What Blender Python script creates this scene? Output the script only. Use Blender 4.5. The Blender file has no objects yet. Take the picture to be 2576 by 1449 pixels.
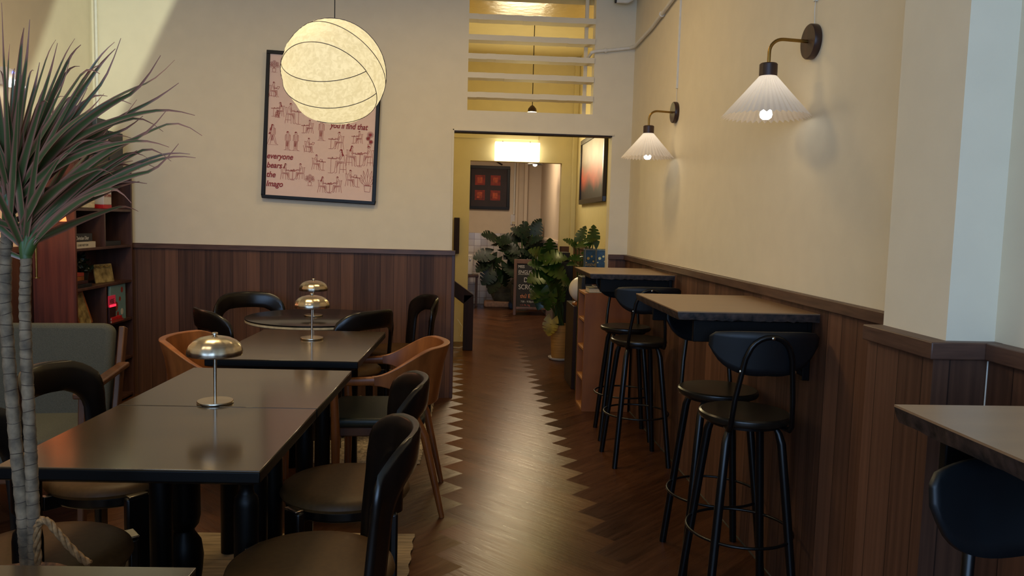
import bpy, bmesh, math, random
from mathutils import Vector, Matrix
random.seed(7)
scn = bpy.context.scene
COL = scn.collection
PI = math.pi
# ------------------------------------------------------------------ camera
YAW, PITCH, ROLL, FPX, EYE = math.radians(3.6), math.radians(4.95), math.radians(1.55), 1950.0, 1.45
fw = Vector((math.sin(YAW)*math.cos(PITCH), math.cos(YAW)*math.cos(PITCH), -math.sin(PITCH)))
r0 = Vector((math.cos(YAW), -math.sin(YAW), 0)); u0 = r0.cross(fw)
rt = r0*math.cos(ROLL)+u0*math.sin(ROLL); up = -r0*math.sin(ROLL)+u0*math.cos(ROLL)
cd = bpy.data.cameras.new('camera'); cam = bpy.data.objects.new('camera', cd); COL.objects.link(cam)
cd.sensor_width = 36.0; cd.sensor_fit = 'HORIZONTAL'; cd.lens = FPX/2576*36.0; cd.clip_start = .05
m = Matrix((rt, up, -fw)).transposed().to_4x4(); m.translation = Vector((0, 0, EYE)); cam.matrix_world = m
scn.camera = cam
# ------------------------------------------------------------------ world, exposure
w = bpy.data.worlds.new('world'); scn.world = w; w.use_nodes = True
w.node_tree.nodes['Background'].inputs[0].default_value = (.55, .72, 1, 1)
w.node_tree.nodes['Background'].inputs[1].default_value = 1.2
vs = scn.view_settings; vs.view_transform = 'Standard'; vs.look = 'None'; vs.gamma = 1.0; vs.use_curve_mapping = False
vs.exposure = 0.25
scn.display_settings.display_device = 'sRGB'
def light(name, kind, loc, power, color, size=.1, rot=(0, 0, 0), size_y=None, spot=None, blend=.3, parent=None):
    l = bpy.data.lights.new(name, kind); l.energy = power; l.color = color
    if kind == 'AREA':
        l.size = size
        if size_y: l.shape = 'RECTANGLE'; l.size_y = size_y
    else: l.shadow_soft_size = size
    if spot: l.spot_size = math.radians(spot); l.spot_blend = blend
    o = bpy.data.objects.new(name, l); o.location = loc; o.rotation_euler = rot; COL.objects.link(o)
    if parent: o.parent = parent
    return o
WARM = (1, .70, .40); WARM2 = (1, .80, .52); COOL = (.35, .59, 1)
# daylight through the shop window behind the camera, unseen ceiling lights added to brighten the main room, back room lamps
light('window_daylight', 'AREA', (-.75, -2.15, 1.9), 72, COOL, 3.6, (math.radians(90), 0, math.radians(0)), 1.9)
light('ceiling_lamp_light_front', 'AREA', (-1.9, 1.5, 3.3), 9, WARM2, .6, (0, 0, 0))
light('ceiling_lamp_light_back', 'AREA', (-1.4, 3.8, 3.3), 25, (1, .75, .38), .6)
light('ceiling_lamp_light_aisle', 'AREA', (.0, 4.7, 3.3), 12, (1, .70, .34), .5)
light('stair_hall_light', 'POINT', (.6, 7.57, 2.45), 12.5, (1, .84, .36), .06)
light('lounge_ceiling_light', 'AREA', (.6, 11.2, 2.75), 26, (1, .78, .55), .6)
light('lounge_wall_spot', 'SPOT', (1.12, 12.6, 2.62), 4, (1, .8, .5), .02, (0, math.radians(12), 0), spot=40)
light('lounge_wall_spot', 'SPOT', (1.12, 11.6, 2.62), 4, (1, .8, .5), .02, (0, math.radians(12), 0), spot=40)

def ray(x, y): return (rt*(x-1288)-up*(y-724.5))/FPX+fw
def at(x, y, Y):                       # the point of the room seen at a pixel, at depth Y
    d = ray(x, y); return Vector((0, 0, EYE))+d*(Y/d.y)
def atX(x, y, X):
    d = ray(x, y); return Vector((0, 0, EYE))+d*(X/d.x)
def atZ(x, y, Z):
    d = ray(x, y); return Vector((0, 0, EYE))+d*((Z-EYE)/d.z)
# ------------------------------------------------------------------ materials
def lin(c): return tuple((v/255/12.92 if v/255 <= .04045 else ((v/255+.055)/1.055)**2.4) for v in c)
class N:
    def __init__(s, name):
        s.m = bpy.data.materials.new(name); s.m.use_nodes = True; s.t = s.m.node_tree
        s.b = s.t.nodes['Principled BSDF']
    def n(s, t, **k):
        x = s.t.nodes.new(t)
        for a, v in k.items():
            if hasattr(x, a): setattr(x, a, v)
            else: x.inputs[a.replace('_', ' ')].default_value = v
        return x
    def l(s, a, b): s.t.links.new(a, b)
    def set(s, **k):
        for a, v in k.items(): s.b.inputs[a.replace('_', ' ')].default_value = v
    def math(s, op, a, b=None):
        x = s.n('ShaderNodeMath', operation=op)
        for i, v in enumerate((a, b)):
            if v is None: continue
            if isinstance(v, (int, float)): x.inputs[i].default_value = v
            else: s.l(v, x.inputs[i])
        return x.outputs[0]
def mat(name, rgb, rough=.5, metal=0, var=.12, scale=30, bump=0, stretch=(1, 1, 1), rgb2=None, detail=4, spec=None, emit=None, estr=0, coat=0, **kw):
    q = N(name); c = lin(rgb)+(1,)
    tc = q.n('ShaderNodeTexCoord'); mp = q.n('ShaderNodeMapping'); mp.inputs['Scale'].default_value = stretch
    q.l(tc.outputs['Object'], mp.inputs[0])
    nz = q.n('ShaderNodeTexNoise'); nz.inputs['Scale'].default_value = scale; nz.inputs['Detail'].default_value = detail
    q.l(mp.outputs[0], nz.inputs['Vector'])
    cr = q.n('ShaderNodeValToRGB'); c2 = lin(rgb2)+(1,) if rgb2 else tuple(v*(1-2*var) for v in c[:3])+(1,)
    cr.color_ramp.elements[0].color = c2; cr.color_ramp.elements[1].color = c if rgb2 else tuple(min(1, v*(1+var)) for v in c[:3])+(1,)
    cr.color_ramp.elements[0].position = .3; cr.color_ramp.elements[1].position = .7
    q.l(nz.outputs[0], cr.inputs[0]); q.l(cr.outputs[0], q.b.inputs['Base Color'])
    q.set(Roughness=rough, Metallic=metal)
    if spec is not None: q.b.inputs['Specular IOR Level'].default_value = spec
    if coat: q.b.inputs['Coat Weight'].default_value = coat; q.b.inputs['Coat Roughness'].default_value = .12
    if emit: q.b.inputs['Emission Color'].default_value = tuple(emit)+(1,); q.b.inputs['Emission Strength'].default_value = estr
    if bump:
        bp = q.n('ShaderNodeBump'); bp.inputs['Strength'].default_value = bump; bp.inputs['Distance'].default_value = .003
        q.l(nz.outputs[0], bp.inputs['Height']); q.l(bp.outputs[0], q.b.inputs['Normal'])
    for a, v in kw.items(): q.b.inputs[a.replace('_', ' ')].default_value = v
    return q.m
def planks(name, dark, light_, width=.105, rough=.5):
    q = N(name); g = q.n('ShaderNodeNewGeometry'); sp = q.n('ShaderNodeSeparateXYZ'); q.l(g.outputs['Position'], sp.inputs[0])
    lat = q.math('ADD', sp.outputs[0], sp.outputs[1])
    nz0 = q.n('ShaderNodeTexWhiteNoise', noise_dimensions='1D')
    idx = q.math('FLOOR', q.math('DIVIDE', lat, width)); q.l(idx, nz0.inputs['W'])
    cb = q.n('ShaderNodeCombineXYZ'); q.l(q.math('MULTIPLY', lat, 55), cb.inputs[0]); q.l(q.math('MULTIPLY', sp.outputs[2], 1.6), cb.inputs[2])
    q.l(q.math('MULTIPLY', nz0.outputs['Value'], 37), cb.inputs[1])
    nz = q.n('ShaderNodeTexNoise'); nz.inputs['Scale'].default_value = 1; nz.inputs['Detail'].default_value = 6; q.l(cb.outputs[0], nz.inputs['Vector'])
    v = q.math('ADD', q.math('MULTIPLY', nz0.outputs['Value'], .55), q.math('MULTIPLY', nz.outputs[0], .75))
    cr = q.n('ShaderNodeValToRGB'); e = cr.color_ramp.elements
    e[0].color = lin(dark)+(1,); e[1].color = lin(light_)+(1,); e[0].position = .25; e[1].position = 1.0
    q.l(v, cr.inputs[0])
    fr = q.math('FRACT', q.math('DIVIDE', lat, width)); edge = q.math('LESS_THAN', fr, .035)
    mx = q.n('ShaderNodeMixRGB'); q.l(q.math('MULTIPLY', edge, .7), mx.inputs[0]); q.l(cr.outputs[0], mx.inputs[1]); mx.inputs[2].default_value = lin((20, 12, 9))+(1,)
    q.l(mx.outputs[0], q.b.inputs['Base Color'])
    bp = q.n('ShaderNodeBump'); bp.inputs['Strength'].default_value = .25; bp.inputs['Distance'].default_value = .002
    q.l(q.math('SUBTRACT', nz.outputs[0], q.math('MULTIPLY', edge, 1.5)), bp.inputs['Height']); q.l(bp.outputs[0], q.b.inputs['Normal'])
    q.set(Roughness=rough); return q.m
def wood(name, c1, c2, rough=.4, axis=(30, 30, 2), coat=0, spec=.5, bump=.1):
    return mat(name, c2, rough, rgb2=c1, scale=1.0, stretch=axis, detail=7, bump=bump, coat=coat, spec=spec)
def floor_mat():
    q = N('herringbone_floor'); uv = q.n('ShaderNodeUVMap'); uv.uv_map = 'UVMap'
    at_ = q.n('ShaderNodeAttribute'); at_.attribute_name = 'tone'
    sp = q.n('ShaderNodeSeparateColor'); q.l(at_.outputs['Color'], sp.inputs[0])
    mp = q.n('ShaderNodeMapping'); mp.inputs['Scale'].default_value = (3.2, 34, 1); q.l(uv.outputs[0], mp.inputs[0])
    nz = q.n('ShaderNodeTexNoise'); nz.inputs['Scale'].default_value = 1; nz.inputs['Detail'].default_value = 8; nz.inputs['Roughness'].default_value = .62
    q.l(mp.outputs[0], nz.inputs['Vector'])
    mp2 = q.n('ShaderNodeMapping'); mp2.inputs['Scale'].default_value = (1.3, 5, 1); q.l(uv.outputs[0], mp2.inputs[0])
    n2 = q.n('ShaderNodeTexNoise'); n2.inputs['Scale'].default_value = 1; q.l(mp2.outputs[0], n2.inputs['Vector'])
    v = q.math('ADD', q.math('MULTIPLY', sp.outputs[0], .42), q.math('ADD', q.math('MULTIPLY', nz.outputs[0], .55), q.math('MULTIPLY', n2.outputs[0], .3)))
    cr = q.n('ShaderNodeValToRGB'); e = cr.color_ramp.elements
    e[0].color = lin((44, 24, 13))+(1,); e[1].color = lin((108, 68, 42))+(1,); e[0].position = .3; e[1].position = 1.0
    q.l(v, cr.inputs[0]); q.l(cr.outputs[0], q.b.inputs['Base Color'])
    tg = q.n('ShaderNodeTangent'); tg.direction_type = 'UV_MAP'; tg.uv_map = 'UVMap'; q.l(tg.outputs[0], q.b.inputs['Tangent']); q.set(Anisotropic=.75); q.b.inputs['Anisotropic Rotation'].default_value = .25
    ro = q.math('ADD', q.math('MULTIPLY', nz.outputs[0], .2), .20); q.l(ro, q.b.inputs['Roughness'])
    q.b.inputs['Specular IOR Level'].default_value = .42; q.b.inputs['Specular Tint'].default_value = (1, .80, .56, 1)
    bp = q.n('ShaderNodeBump'); bp.inputs['Strength'].default_value = .75; bp.inputs['Distance'].default_value = .003
    q.l(q.math('ADD', nz.outputs[0], q.math('MULTIPLY', sp.outputs[1], .15)), bp.inputs['Height']); q.l(bp.outputs[0], q.b.inputs['Normal'])
    return q.m
MT = {}
MT['paint'] = mat('cream_wall_paint', (229, 218, 192), .75, var=.015, scale=9, bump=.15)
MT['paint2'] = mat('yellow_hall_paint', (222, 206, 156), .7, var=.015, scale=9, bump=.15)
MT['paint3'] = mat('beige_lounge_paint', (214, 196, 170), .75, var=.015, scale=9)
MT['ceil'] = mat('ceiling_paint', (222, 214, 196), .8, var=.01)
MT['gloss'] = mat('glossy_yellow_plaster', (226, 196, 130), .22, var=.03, scale=14, bump=1.0)
MT['planks'] = planks('walnut_plank_panel', (54, 34, 25), (114, 79, 59), rough=.55)
MT['planks'].node_tree.nodes['Principled BSDF'].inputs['Specular IOR Level'].default_value = .3
MT['cap'] = wood('walnut_cap_rail', (62, 40, 32), (98, 70, 55), .45, (6, 6, 60))
MT['case'] = wood('dark_walnut', (58, 34, 27), (86, 55, 43), .45, (25, 25, 2))
MT['redwood'] = wood('reddish_walnut', (62, 29, 19), (106, 55, 38), .45, (26, 26, 1.6))
MT['floor'] = floor_mat()
MT['black'] = mat('black_lacquer', (7, 6, 5), .42, var=.1, spec=.18)
MT['blackrough'] = mat('black_matt', (8, 7, 7), .6, var=.1, spec=.2)
MT['ply'] = wood('black_stained_ply', (11, 8, 6), (20, 15, 12), .28, (20, 20, 3), spec=.45)
MT['top'] = mat('dark_brown_tabletop', (66, 51, 34), .15, var=.12, scale=2, stretch=(1, 9, 1), spec=.75, bump=.02)
MT['roundtop'] = mat('round_dark_tabletop', (26, 20, 17), .2, var=.1, spec=.6)
MT['cream'] = mat('cream_edge', (205, 188, 150), .5)
MT['leather'] = mat('olive_brown_leather', (78, 54, 28), .5, var=.08, scale=60, bump=.1, spec=.22)
MT['greenl'] = mat('dark_green_leather', (36, 42, 34), .4, var=.08, scale=60, bump=.1)
MT['teak'] = wood('orange_teak', (104, 56, 23), (156, 92, 43), .35, (14, 14, 3))
MT['steel'] = mat('brushed_steel', (196, 182, 160), .26, 1, var=.08, scale=3, stretch=(1, 1, 60))
MT['brass'] = mat('aged_brass', (150, 118, 62), .3, 1, var=.1)
MT['plate'] = wood('dark_wood_plate', (44, 26, 20), (72, 44, 34), .4)
MT['barblack'] = mat('blue_black_steel', (9, 10, 11), .32, var=.15, spec=.4)
MT['barback'] = mat('blue_black_ply', (12, 17, 21), .5, var=.2, scale=8)
MT['barseat'] = mat('black_seat', (26, 23, 18), .3, var=.15, spec=.6)
MT['bartop'] = mat('brown_laminate', (142, 112, 82), .3, var=.05, scale=3, stretch=(1, 8, 1), spec=.6)
MT['rawedge'] = mat('rough_dark_edge', (52, 38, 32), .6, var=.5, scale=50, bump=.6)
MT['conduit'] = mat('white_painted_conduit', (226, 222, 210), .5, var=.03)
MT['wire'] = mat('lantern_wire', (44, 24, 44), .5)
MT['frame'] = mat('black_frame', (10, 10, 11), .4, var=.1, spec=.3)
MT['print'] = mat('pink_paper', (236, 206, 192), .6, var=.01)
MT['ink'] = mat('dark_red_ink', (146, 30, 32), .6, var=.05)
MT['ink2'] = mat('faded_red_ink', (170, 88, 76), .6, var=.05)
MT['rugA'] = mat('ribbed_cream_wool', (150, 128, 98), .95, var=.2, scale=1, stretch=(6, 60, 6), bump=1, detail=3)
MT['shag'] = mat('cream_shag_wool', (158, 142, 120), .95, var=.35, scale=45, bump=1)
MT['greyfab'] = mat('grey_wool_fabric', (76, 76, 66), .9, var=.15, scale=260, bump=.5)
MT['armwood'] = wood('armchair_walnut', (66, 40, 25), (100, 65, 42), .4, (14, 14, 3))
MT['leaf'] = mat('monstera_leaf', (36, 66, 22), .3, var=.3, scale=14, spec=.5)
MT['leafd'] = mat('dark_monstera_leaf', (18, 38, 18), .4, var=.3, scale=14)
MT['leafy'] = mat('yellowing_leaf', (150, 128, 32), .45, var=.25, scale=14)
MT['stem'] = mat('green_stem', (64, 86, 36), .5)
MT['bark'] = mat('dracaena_bark', (120, 100, 76), .8, var=.3, scale=40, bump=.5)
MT['barkring'] = mat('dracaena_leaf_scar', (70, 56, 44), .8)
MT['rope'] = mat('jute_rope', (140, 104, 64), .85, var=.3, scale=90, bump=.8)
MT['basket'] = mat('woven_jute', (112, 74, 46), .85, var=.4, scale=60, bump=1)
MT['soil'] = mat('soil', (34, 24, 18), .95, var=.4, scale=60, bump=1)
MT['potY'] = mat('ochre_woven_pot', (166, 122, 62), .7, var=.15, scale=1, stretch=(3, 3, 120), bump=.6)
MT['white'] = mat('white_ceramic', (208, 200, 190), .35, var=.02)
MT['orangewood'] = wood('orange_pine', (112, 62, 24), (146, 88, 40), .5, (6, 6, 2))
MT['shelfwood'] = wood('light_pine_edge', (150, 96, 48), (182, 124, 70), .5, (6, 6, 2))
MT['bluebook'] = mat('teal_book_cloth', (24, 62, 84), .45, var=.3, scale=40)
MT['gold'] = mat('gold_foil', (196, 166, 96), .35, .6)
MT['paper'] = mat('book_paper', (196, 182, 158), .8, var=.1, scale=200)
MT['whitebook'] = mat('white_book_cover', (196, 184, 164), .5, var=.02)
MT['blackbook'] = mat('black_book_cover', (26, 26, 28), .5)
MT['redbook'] = mat('red_book_cover', (150, 54, 42), .5)
MT['red'] = mat('red_print', (190, 26, 30), .5)
MT['darkbook'] = mat('maroon_book_cover', (52, 22, 24), .5)
MT['yellowpic'] = mat('yellowed_print', (168, 146, 92), .6, rgb2=(88, 70, 34), scale=22)
MT['teal'] = mat('light_blue_cover', (112, 146, 146), .5, var=.08, scale=6)
MT['neon'] = mat('red_led', (200, 10, 20), .5, emit=(1, .02, .05), estr=1.6)
MT['bulb'] = mat('white_bulb', (255, 255, 255), .5, emit=(1, .97, .88), estr=5)
MT['lightbox'] = mat('lit_fabric_box', (255, 250, 230), .6, emit=(1, .94, .76), estr=2.4, var=0)
MT['chalk'] = mat('chalkboard', (22, 20, 19), .7, var=.1)
MT['chalkw'] = mat('white_chalk', (196, 192, 184), .9)
MT['chalko'] = mat('orange_chalk', (220, 140, 90), .9)
MT['stone'] = mat('grey_green_stone', (84, 82, 66), .8, var=.3, scale=9, bump=.6)
MT['seatpink'] = mat('pale_cushion', (200, 158, 130), .8)
MT['blue'] = mat('blue_cushion', (26, 48, 76), .8)
MT['darkgrey'] = mat('charcoal_box', (52, 56, 58), .5, var=.1)
MT['charcoal'] = mat('near_black_plastic', (20, 20, 22), .5)
MT['orangeglass'] = mat('orange_glass_shade', (255, 110, 50), .35, emit=(1, .22, .06), estr=1.6)
MT['amber'] = mat('amber_glass', (255, 130, 60), .2, emit=(1, .3, .1), estr=1.5)  # glow stands in for the wall lamp's reflection on the glass
MT['newel'] = wood('dark_stair_wood', (30, 17, 12), (48, 28, 20), .5, spec=.25)
MT['cushion'] = mat('cushion_cloth', (120, 60, 56), .8)
def pleat_mat():
    q = N('white_pleated_fabric'); q.set(Roughness=.7); q.b.inputs['Base Color'].default_value = lin((232, 224, 212))+(1,)
    tr = q.n('ShaderNodeBsdfTranslucent'); tr.inputs[0].default_value = lin((250, 238, 222))+(1,)
    nz = q.n('ShaderNodeTexNoise'); nz.inputs['Scale'].default_value = 120
    mx = q.n('ShaderNodeMixShader'); q.l(q.math('ADD', q.math('MULTIPLY', nz.outputs[0], .1), .4), mx.inputs[0])
    q.l(q.b.outputs[0], mx.inputs[1]); q.l(tr.outputs[0], mx.inputs[2]); q.l(mx.outputs[0], q.t.nodes['Material Output'].inputs[0]); return q.m
MT['pleat'] = pleat_mat()
def lantern_mat():
    q = N('glowing_lantern_membrane'); nz = q.n('ShaderNodeTexNoise'); nz.inputs['Scale'].default_value = 42; nz.inputs['Detail'].default_value = 5; nz.inputs['Distortion'].default_value = 1.2
    tc = q.n('ShaderNodeTexCoord'); q.l(tc.outputs['Object'], nz.inputs['Vector'])
    cr = q.n('ShaderNodeValToRGB'); e = cr.color_ramp.elements; e[0].position = .4; e[1].position = .62
    e[0].color = (.70, .56, .28, 1); e[1].color = (.83, .68, .37, 1); q.l(nz.outputs[0], cr.inputs[0])
    q.l(cr.outputs[0], q.b.inputs['Emission Color']); q.b.inputs['Emission Strength'].default_value = .95
    q.b.inputs['Base Color'].default_value = (.15, .13, .10, 1); q.set(Roughness=.7); return q.m
MT['lantern'] = lantern_mat()
def tile_mat():
    q = N('white_square_tiles'); g = q.n('ShaderNodeNewGeometry'); sp = q.n('ShaderNodeSeparateXYZ'); q.l(g.outputs['Position'], sp.inputs[0])
    lat = q.math('ADD', sp.outputs[0], sp.outputs[1]); a = q.math('DIVIDE', lat, .112); b = q.math('DIVIDE', q.math('ADD', sp.outputs[2], .004), .112)
    e = q.math('MAXIMUM', q.math('LESS_THAN', q.math('FRACT', a), .05), q.math('LESS_THAN', q.math('FRACT', b), .05))
    cb = q.n('ShaderNodeCombineXYZ'); q.l(q.math('FLOOR', a), cb.inputs[0]); q.l(q.math('FLOOR', b), cb.inputs[1])
    wn = q.n('ShaderNodeTexWhiteNoise'); q.l(cb.outputs[0], wn.inputs['Vector'])
    cr = q.n('ShaderNodeValToRGB'); cr.color_ramp.elements[0].color = lin((176, 164, 150))+(1,); cr.color_ramp.elements[1].color = lin((214, 204, 192))+(1,); q.l(wn.outputs['Value'], cr.inputs[0])
    mx = q.n('ShaderNodeMixRGB'); q.l(e, mx.inputs[0]); q.l(cr.outputs[0], mx.inputs[1]); mx.inputs[2].default_value = lin((128, 108, 92))+(1,)
    q.l(mx.outputs[0], q.b.inputs['Base Color']); q.set(Roughness=.15); return q.m
MT['tiles'] = tile_mat()
def leafstripe():
    q = N('red_edged_dracaena_leaf'); a = q.n('ShaderNodeAttribute'); a.attribute_name = 'edge'
    cr = q.n('ShaderNodeValToRGB'); e = cr.color_ramp.elements; e[0].position = .25; e[0].color = lin((72, 84, 46))+(1,); e[1].position = .8; e[1].color = lin((150, 100, 82))+(1,)
    sp = q.n('ShaderNodeSeparateColor'); q.l(a.outputs['Color'], sp.inputs[0])
    q.l(sp.outputs[0], cr.inputs[0]); q.l(cr.outputs[0], q.b.inputs['Base Color']); q.set(Roughness=.42); return q.m
MT['drac'] = leafstripe()
def paint_red():
    q = N('orange_and_black_canvas'); g = q.n('ShaderNodeTexCoord'); sp = q.n('ShaderNodeSeparateXYZ'); q.l(g.outputs['Generated'], sp.inputs[0])
    nz = q.n('ShaderNodeTexNoise'); nz.inputs['Scale'].default_value = 3; mp = q.n('ShaderNodeMapping'); mp.inputs['Scale'].default_value = (1, 6, .7); q.l(g.outputs['Generated'], mp.inputs[0]); q.l(mp.outputs[0], nz.inputs['Vector'])
    v = q.math('ADD', sp.outputs[2], q.math('MULTIPLY', q.math('SUBTRACT', nz.outputs[0], .5), .7))
    cr = q.n('ShaderNodeValToRGB'); e = cr.color_ramp.elements; e[0].position = .15; e[0].color = lin((34, 18, 16))+(1,); e[1].position = .95; e[1].color = lin((168, 158, 140))+(1,)
    e2 = e.new(.42); e2.color = lin((196, 74, 40))+(1,); e3 = e.new(.68); e3.color = lin((146, 110, 88))+(1,)
    q.l(v, cr.inputs[0]); q.l(cr.outputs[0], q.b.inputs['Base Color']); q.set(Roughness=.5); return q.m
MT['canvas'] = paint_red()
# ------------------------------------------------------------------ mesh helpers
class MB:
    def __init__(s): s.v = []; s.f = []; s.col = []
    def add(s, vs, fs):
        o = len(s.v); s.v += [tuple(p) for p in vs]; s.f += [tuple(i+o for i in f) for f in fs]; return s
    def mm(s, a, b, M=None):
        x0, y0, z0 = a; x1, y1, z1 = b
        vs = [Vector(p) for p in ((x0,y0,z0),(x1,y0,z0),(x1,y1,z0),(x0,y1,z0),(x0,y0,z1),(x1,y0,z1),(x1,y1,z1),(x0,y1,z1))]
        if M is not None: vs = [M @ p for p in vs]
        return s.add(vs, [(3,2,1,0),(4,5,6,7),(0,1,5,4),(1,2,6,5),(2,3,7,6),(3,0,4,7)])
    def box(s, c, d, rot=(0,0,0)):
        M = Matrix.Translation(Vector(c)) @ Matrix.Rotation(rot[2],4,'Z') @ Matrix.Rotation(rot[1],4,'Y') @ Matrix.Rotation(rot[0],4,'X')
        return s.mm([-v/2 for v in d], [v/2 for v in d], M)
    def bar(s, a, b, wx, wy):             # a box-section bar from a to b
        a = Vector(a); b = Vector(b); z = (b-a); L = z.length; z.normalize()
        x = Vector((1,0,0)); 
        if abs(z.x) > .9: x = Vector((0,1,0))
        y = z.cross(x).normalized(); x = y.cross(z).normalized()
        M = Matrix((x, y, z)).transposed().to_4x4(); M.translation = (a+b)/2
        return s.mm((-wx/2,-wy/2,-L/2), (wx/2,wy/2,L/2), M)
    def tube(s, path, r, n=10, caps=True, sec=None, upv=None, closed=False):
        P = [Vector(p) for p in path]; k = len(P)
        R = r if isinstance(r, (list, tuple)) else [r]*k
        tang = []
        for i in range(k):
            if closed: t = P[(i+1) % k]-P[i-1]
            else: t = P[min(i+1, k-1)]-P[max(i-1, 0)]
            tang.append(t.normalized())
        nrm = Vector(upv) if upv else (Vector((0,0,1)) if abs(tang[0].z) < .9 else Vector((1,0,0)))
        vs = []; fs = []
        for i in range(k):
            t = tang[i]; base = Vector(upv) if upv else nrm
            nn = (base-t*base.dot(t)); 
            if nn.length < 1e-6: nn = t.orthogonal()
            nn.normalize(); nrm = nn; bb = t.cross(nn)
            if sec:
                S = sec(i/(k-1)); m_ = len(S)
                for (a, b) in S: vs.append(P[i]+bb*a+nn*b)
            else:
                m_ = n
                for j in range(n):
                    a = 2*PI*j/n; vs.append(P[i]+(nn*math.cos(a)+bb*math.sin(a))*R[i])
        for i in range(k if closed else k-1):
            for j in range(m_):
                a = i*m_+j; b = i*m_+(j+1) % m_; c = ((i+1) % k)*m_+(j+1) % m_; d = ((i+1) % k)*m_+j
                fs.append((a, b, c, d))
        if caps and not closed:
            fs.append(tuple(range(m_))[::-1]); fs.append(tuple((k-1)*m_+j for j in range(m_)))
        return s.add(vs, fs)
    def lathe(s, prof, n=32, c=(0,0,0), M=None, wob=None):
        vs = []; fs = []; c = Vector(c); k = len(prof)
        for (r, z) in prof:
            for j in range(n):
                a = 2*PI*j/n; rr = r*(wob(a, z) if wob else 1)
                p = Vector((rr*math.cos(a), rr*math.sin(a), z)); vs.append((M @ p if M else p)+c)
        for i in range(k-1):
            for j in range(n):
                fs.append((i*n+j, i*n+(j+1) % n, (i+1)*n+(j+1) % n, (i+1)*n+j))
        if prof[0][0] > 1e-5: fs.append(tuple(range(n))[::-1])
        if prof[-1][0] > 1e-5: fs.append(tuple((k-1)*n+j for j in range(n)))
        return s.add(vs, fs)
    def prism(s, poly, depth, M=None):    # poly in xy, extruded along z
        n = len(poly); vs = [Vector((x, y, 0)) for x, y in poly]+[Vector((x, y, depth)) for x, y in poly]
        if M is not None: vs = [M @ p for p in vs]
        return s.add(vs, [tuple(range(n))[::-1], tuple(range(n, 2*n))]+[(i, (i+1) % n, n+(i+1) % n, n+i) for i in range(n)])
    def slab(s, grid, th):                # grid[i][j] of points -> closed slab of thickness th along normals (given as pairs)
        a = len(grid); b = len(grid[0]); vs = [p for row in grid for p in row[:]]
        return s
def obj(name, mb, m, parent=None, loc=(0,0,0), rot=(0,0,0), bevel=0, ang=38, sub=0, solid=0, seg=2):
    me = bpy.data.meshes.new(name); me.from_pydata(mb.v, [], mb.f); me.materials.append(MT[m] if isinstance(m, str) else m)
    bm = bmesh.new(); bm.from_mesh(me); bmesh.ops.remove_doubles(bm, verts=bm.verts, dist=1e-6); bmesh.ops.recalc_face_normals(bm, faces=bm.faces); bm.to_mesh(me); bm.free()
    me.polygons.foreach_set('use_smooth', [True]*len(me.polygons)); me.set_sharp_from_angle(angle=math.radians(ang)); me.update()
    o = bpy.data.objects.new(name, me); COL.objects.link(o); o.location = loc; o.rotation_euler = rot
    if parent: o.parent = parent
    if solid: q = o.modifiers.new('thickness', 'SOLIDIFY'); q.thickness = solid; q.offset = 0
    if sub: q = o.modifiers.new('smooth', 'SUBSURF'); q.levels = sub; q.render_levels = sub
    if bevel: q = o.modifiers.new('bevel', 'BEVEL'); q.width = bevel; q.segments = seg; q.limit_method = 'ANGLE'; q.angle_limit = math.radians(40); q.harden_normals = False
    return o
def tag(o, label=None, cat=None, group=None, kind=None):
    if label: o['label'] = label
    if cat: o['category'] = cat
    if group: o['group'] = group
    if kind: o['kind'] = kind
    return o
def thing(name, label, cat, loc=(0,0,0), rz=0, group=None):
    o = bpy.data.objects.new(name, None); COL.objects.link(o); o.location = loc; o.rotation_euler = (0, 0, rz); o.empty_display_size = .1
    return tag(o, label, cat, group)
def struct(name, mb, m, label=None, **k):
    o = obj(name, mb, m, **k); return tag(o, label, None, None, 'structure')
def copy_tree(o, parent=None):
    c = o.copy(); COL.objects.link(c); c.parent = parent
    for ch in list(o.children): copy_tree(ch, c)
    return c
def place(proto, i, loc, rz, label, group=None):
    o = proto if i == 0 else copy_tree(proto)
    o.location = loc; o.rotation_euler = (0, 0, rz); o['label'] = label
    if group: o['group'] = group
    return o
def text(name, s, size, m, parent, loc, rot, shear=0, depth=.0006, align='LEFT', sx=1):
    cu = bpy.data.curves.new(name, 'FONT'); cu.body = s; cu.size = size; cu.shear = shear; cu.extrude = depth; cu.align_x = align; cu.offset = .0011 if shear else 0
    t = bpy.data.objects.new('tmp', cu); COL.objects.link(t); bpy.context.view_layer.update()
    me = bpy.data.meshes.new_from_object(t.evaluated_get(bpy.context.evaluated_depsgraph_get())); bpy.data.objects.remove(t); bpy.data.curves.remove(cu)
    me.materials.clear(); me.materials.append(MT[m]); o = bpy.data.objects.new(name, me); COL.objects.link(o); o.parent = parent; o.location = loc; o.rotation_euler = rot; o.scale = (sx, 1, 1)
    return o
def rrect(a, b, r, n=3):
    out = []
    for (cx, cy, t0) in ((a-r, b-r, 0), (-a+r, b-r, PI/2), (-a+r, -b+r, PI), (a-r, -b+r, 1.5*PI)):
        for k in range(n+1):
            t = t0+PI/2*k/n; out.append((cx+r*math.cos(t), cy+r*math.sin(t)))
    return out
def arc(c, r, a0, a1, n, z=None):
    return [(c[0]+r*math.cos(a0+(a1-a0)*i/n), c[1]+r*math.sin(a0+(a1-a0)*i/n)) for i in range(n+1)]
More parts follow.
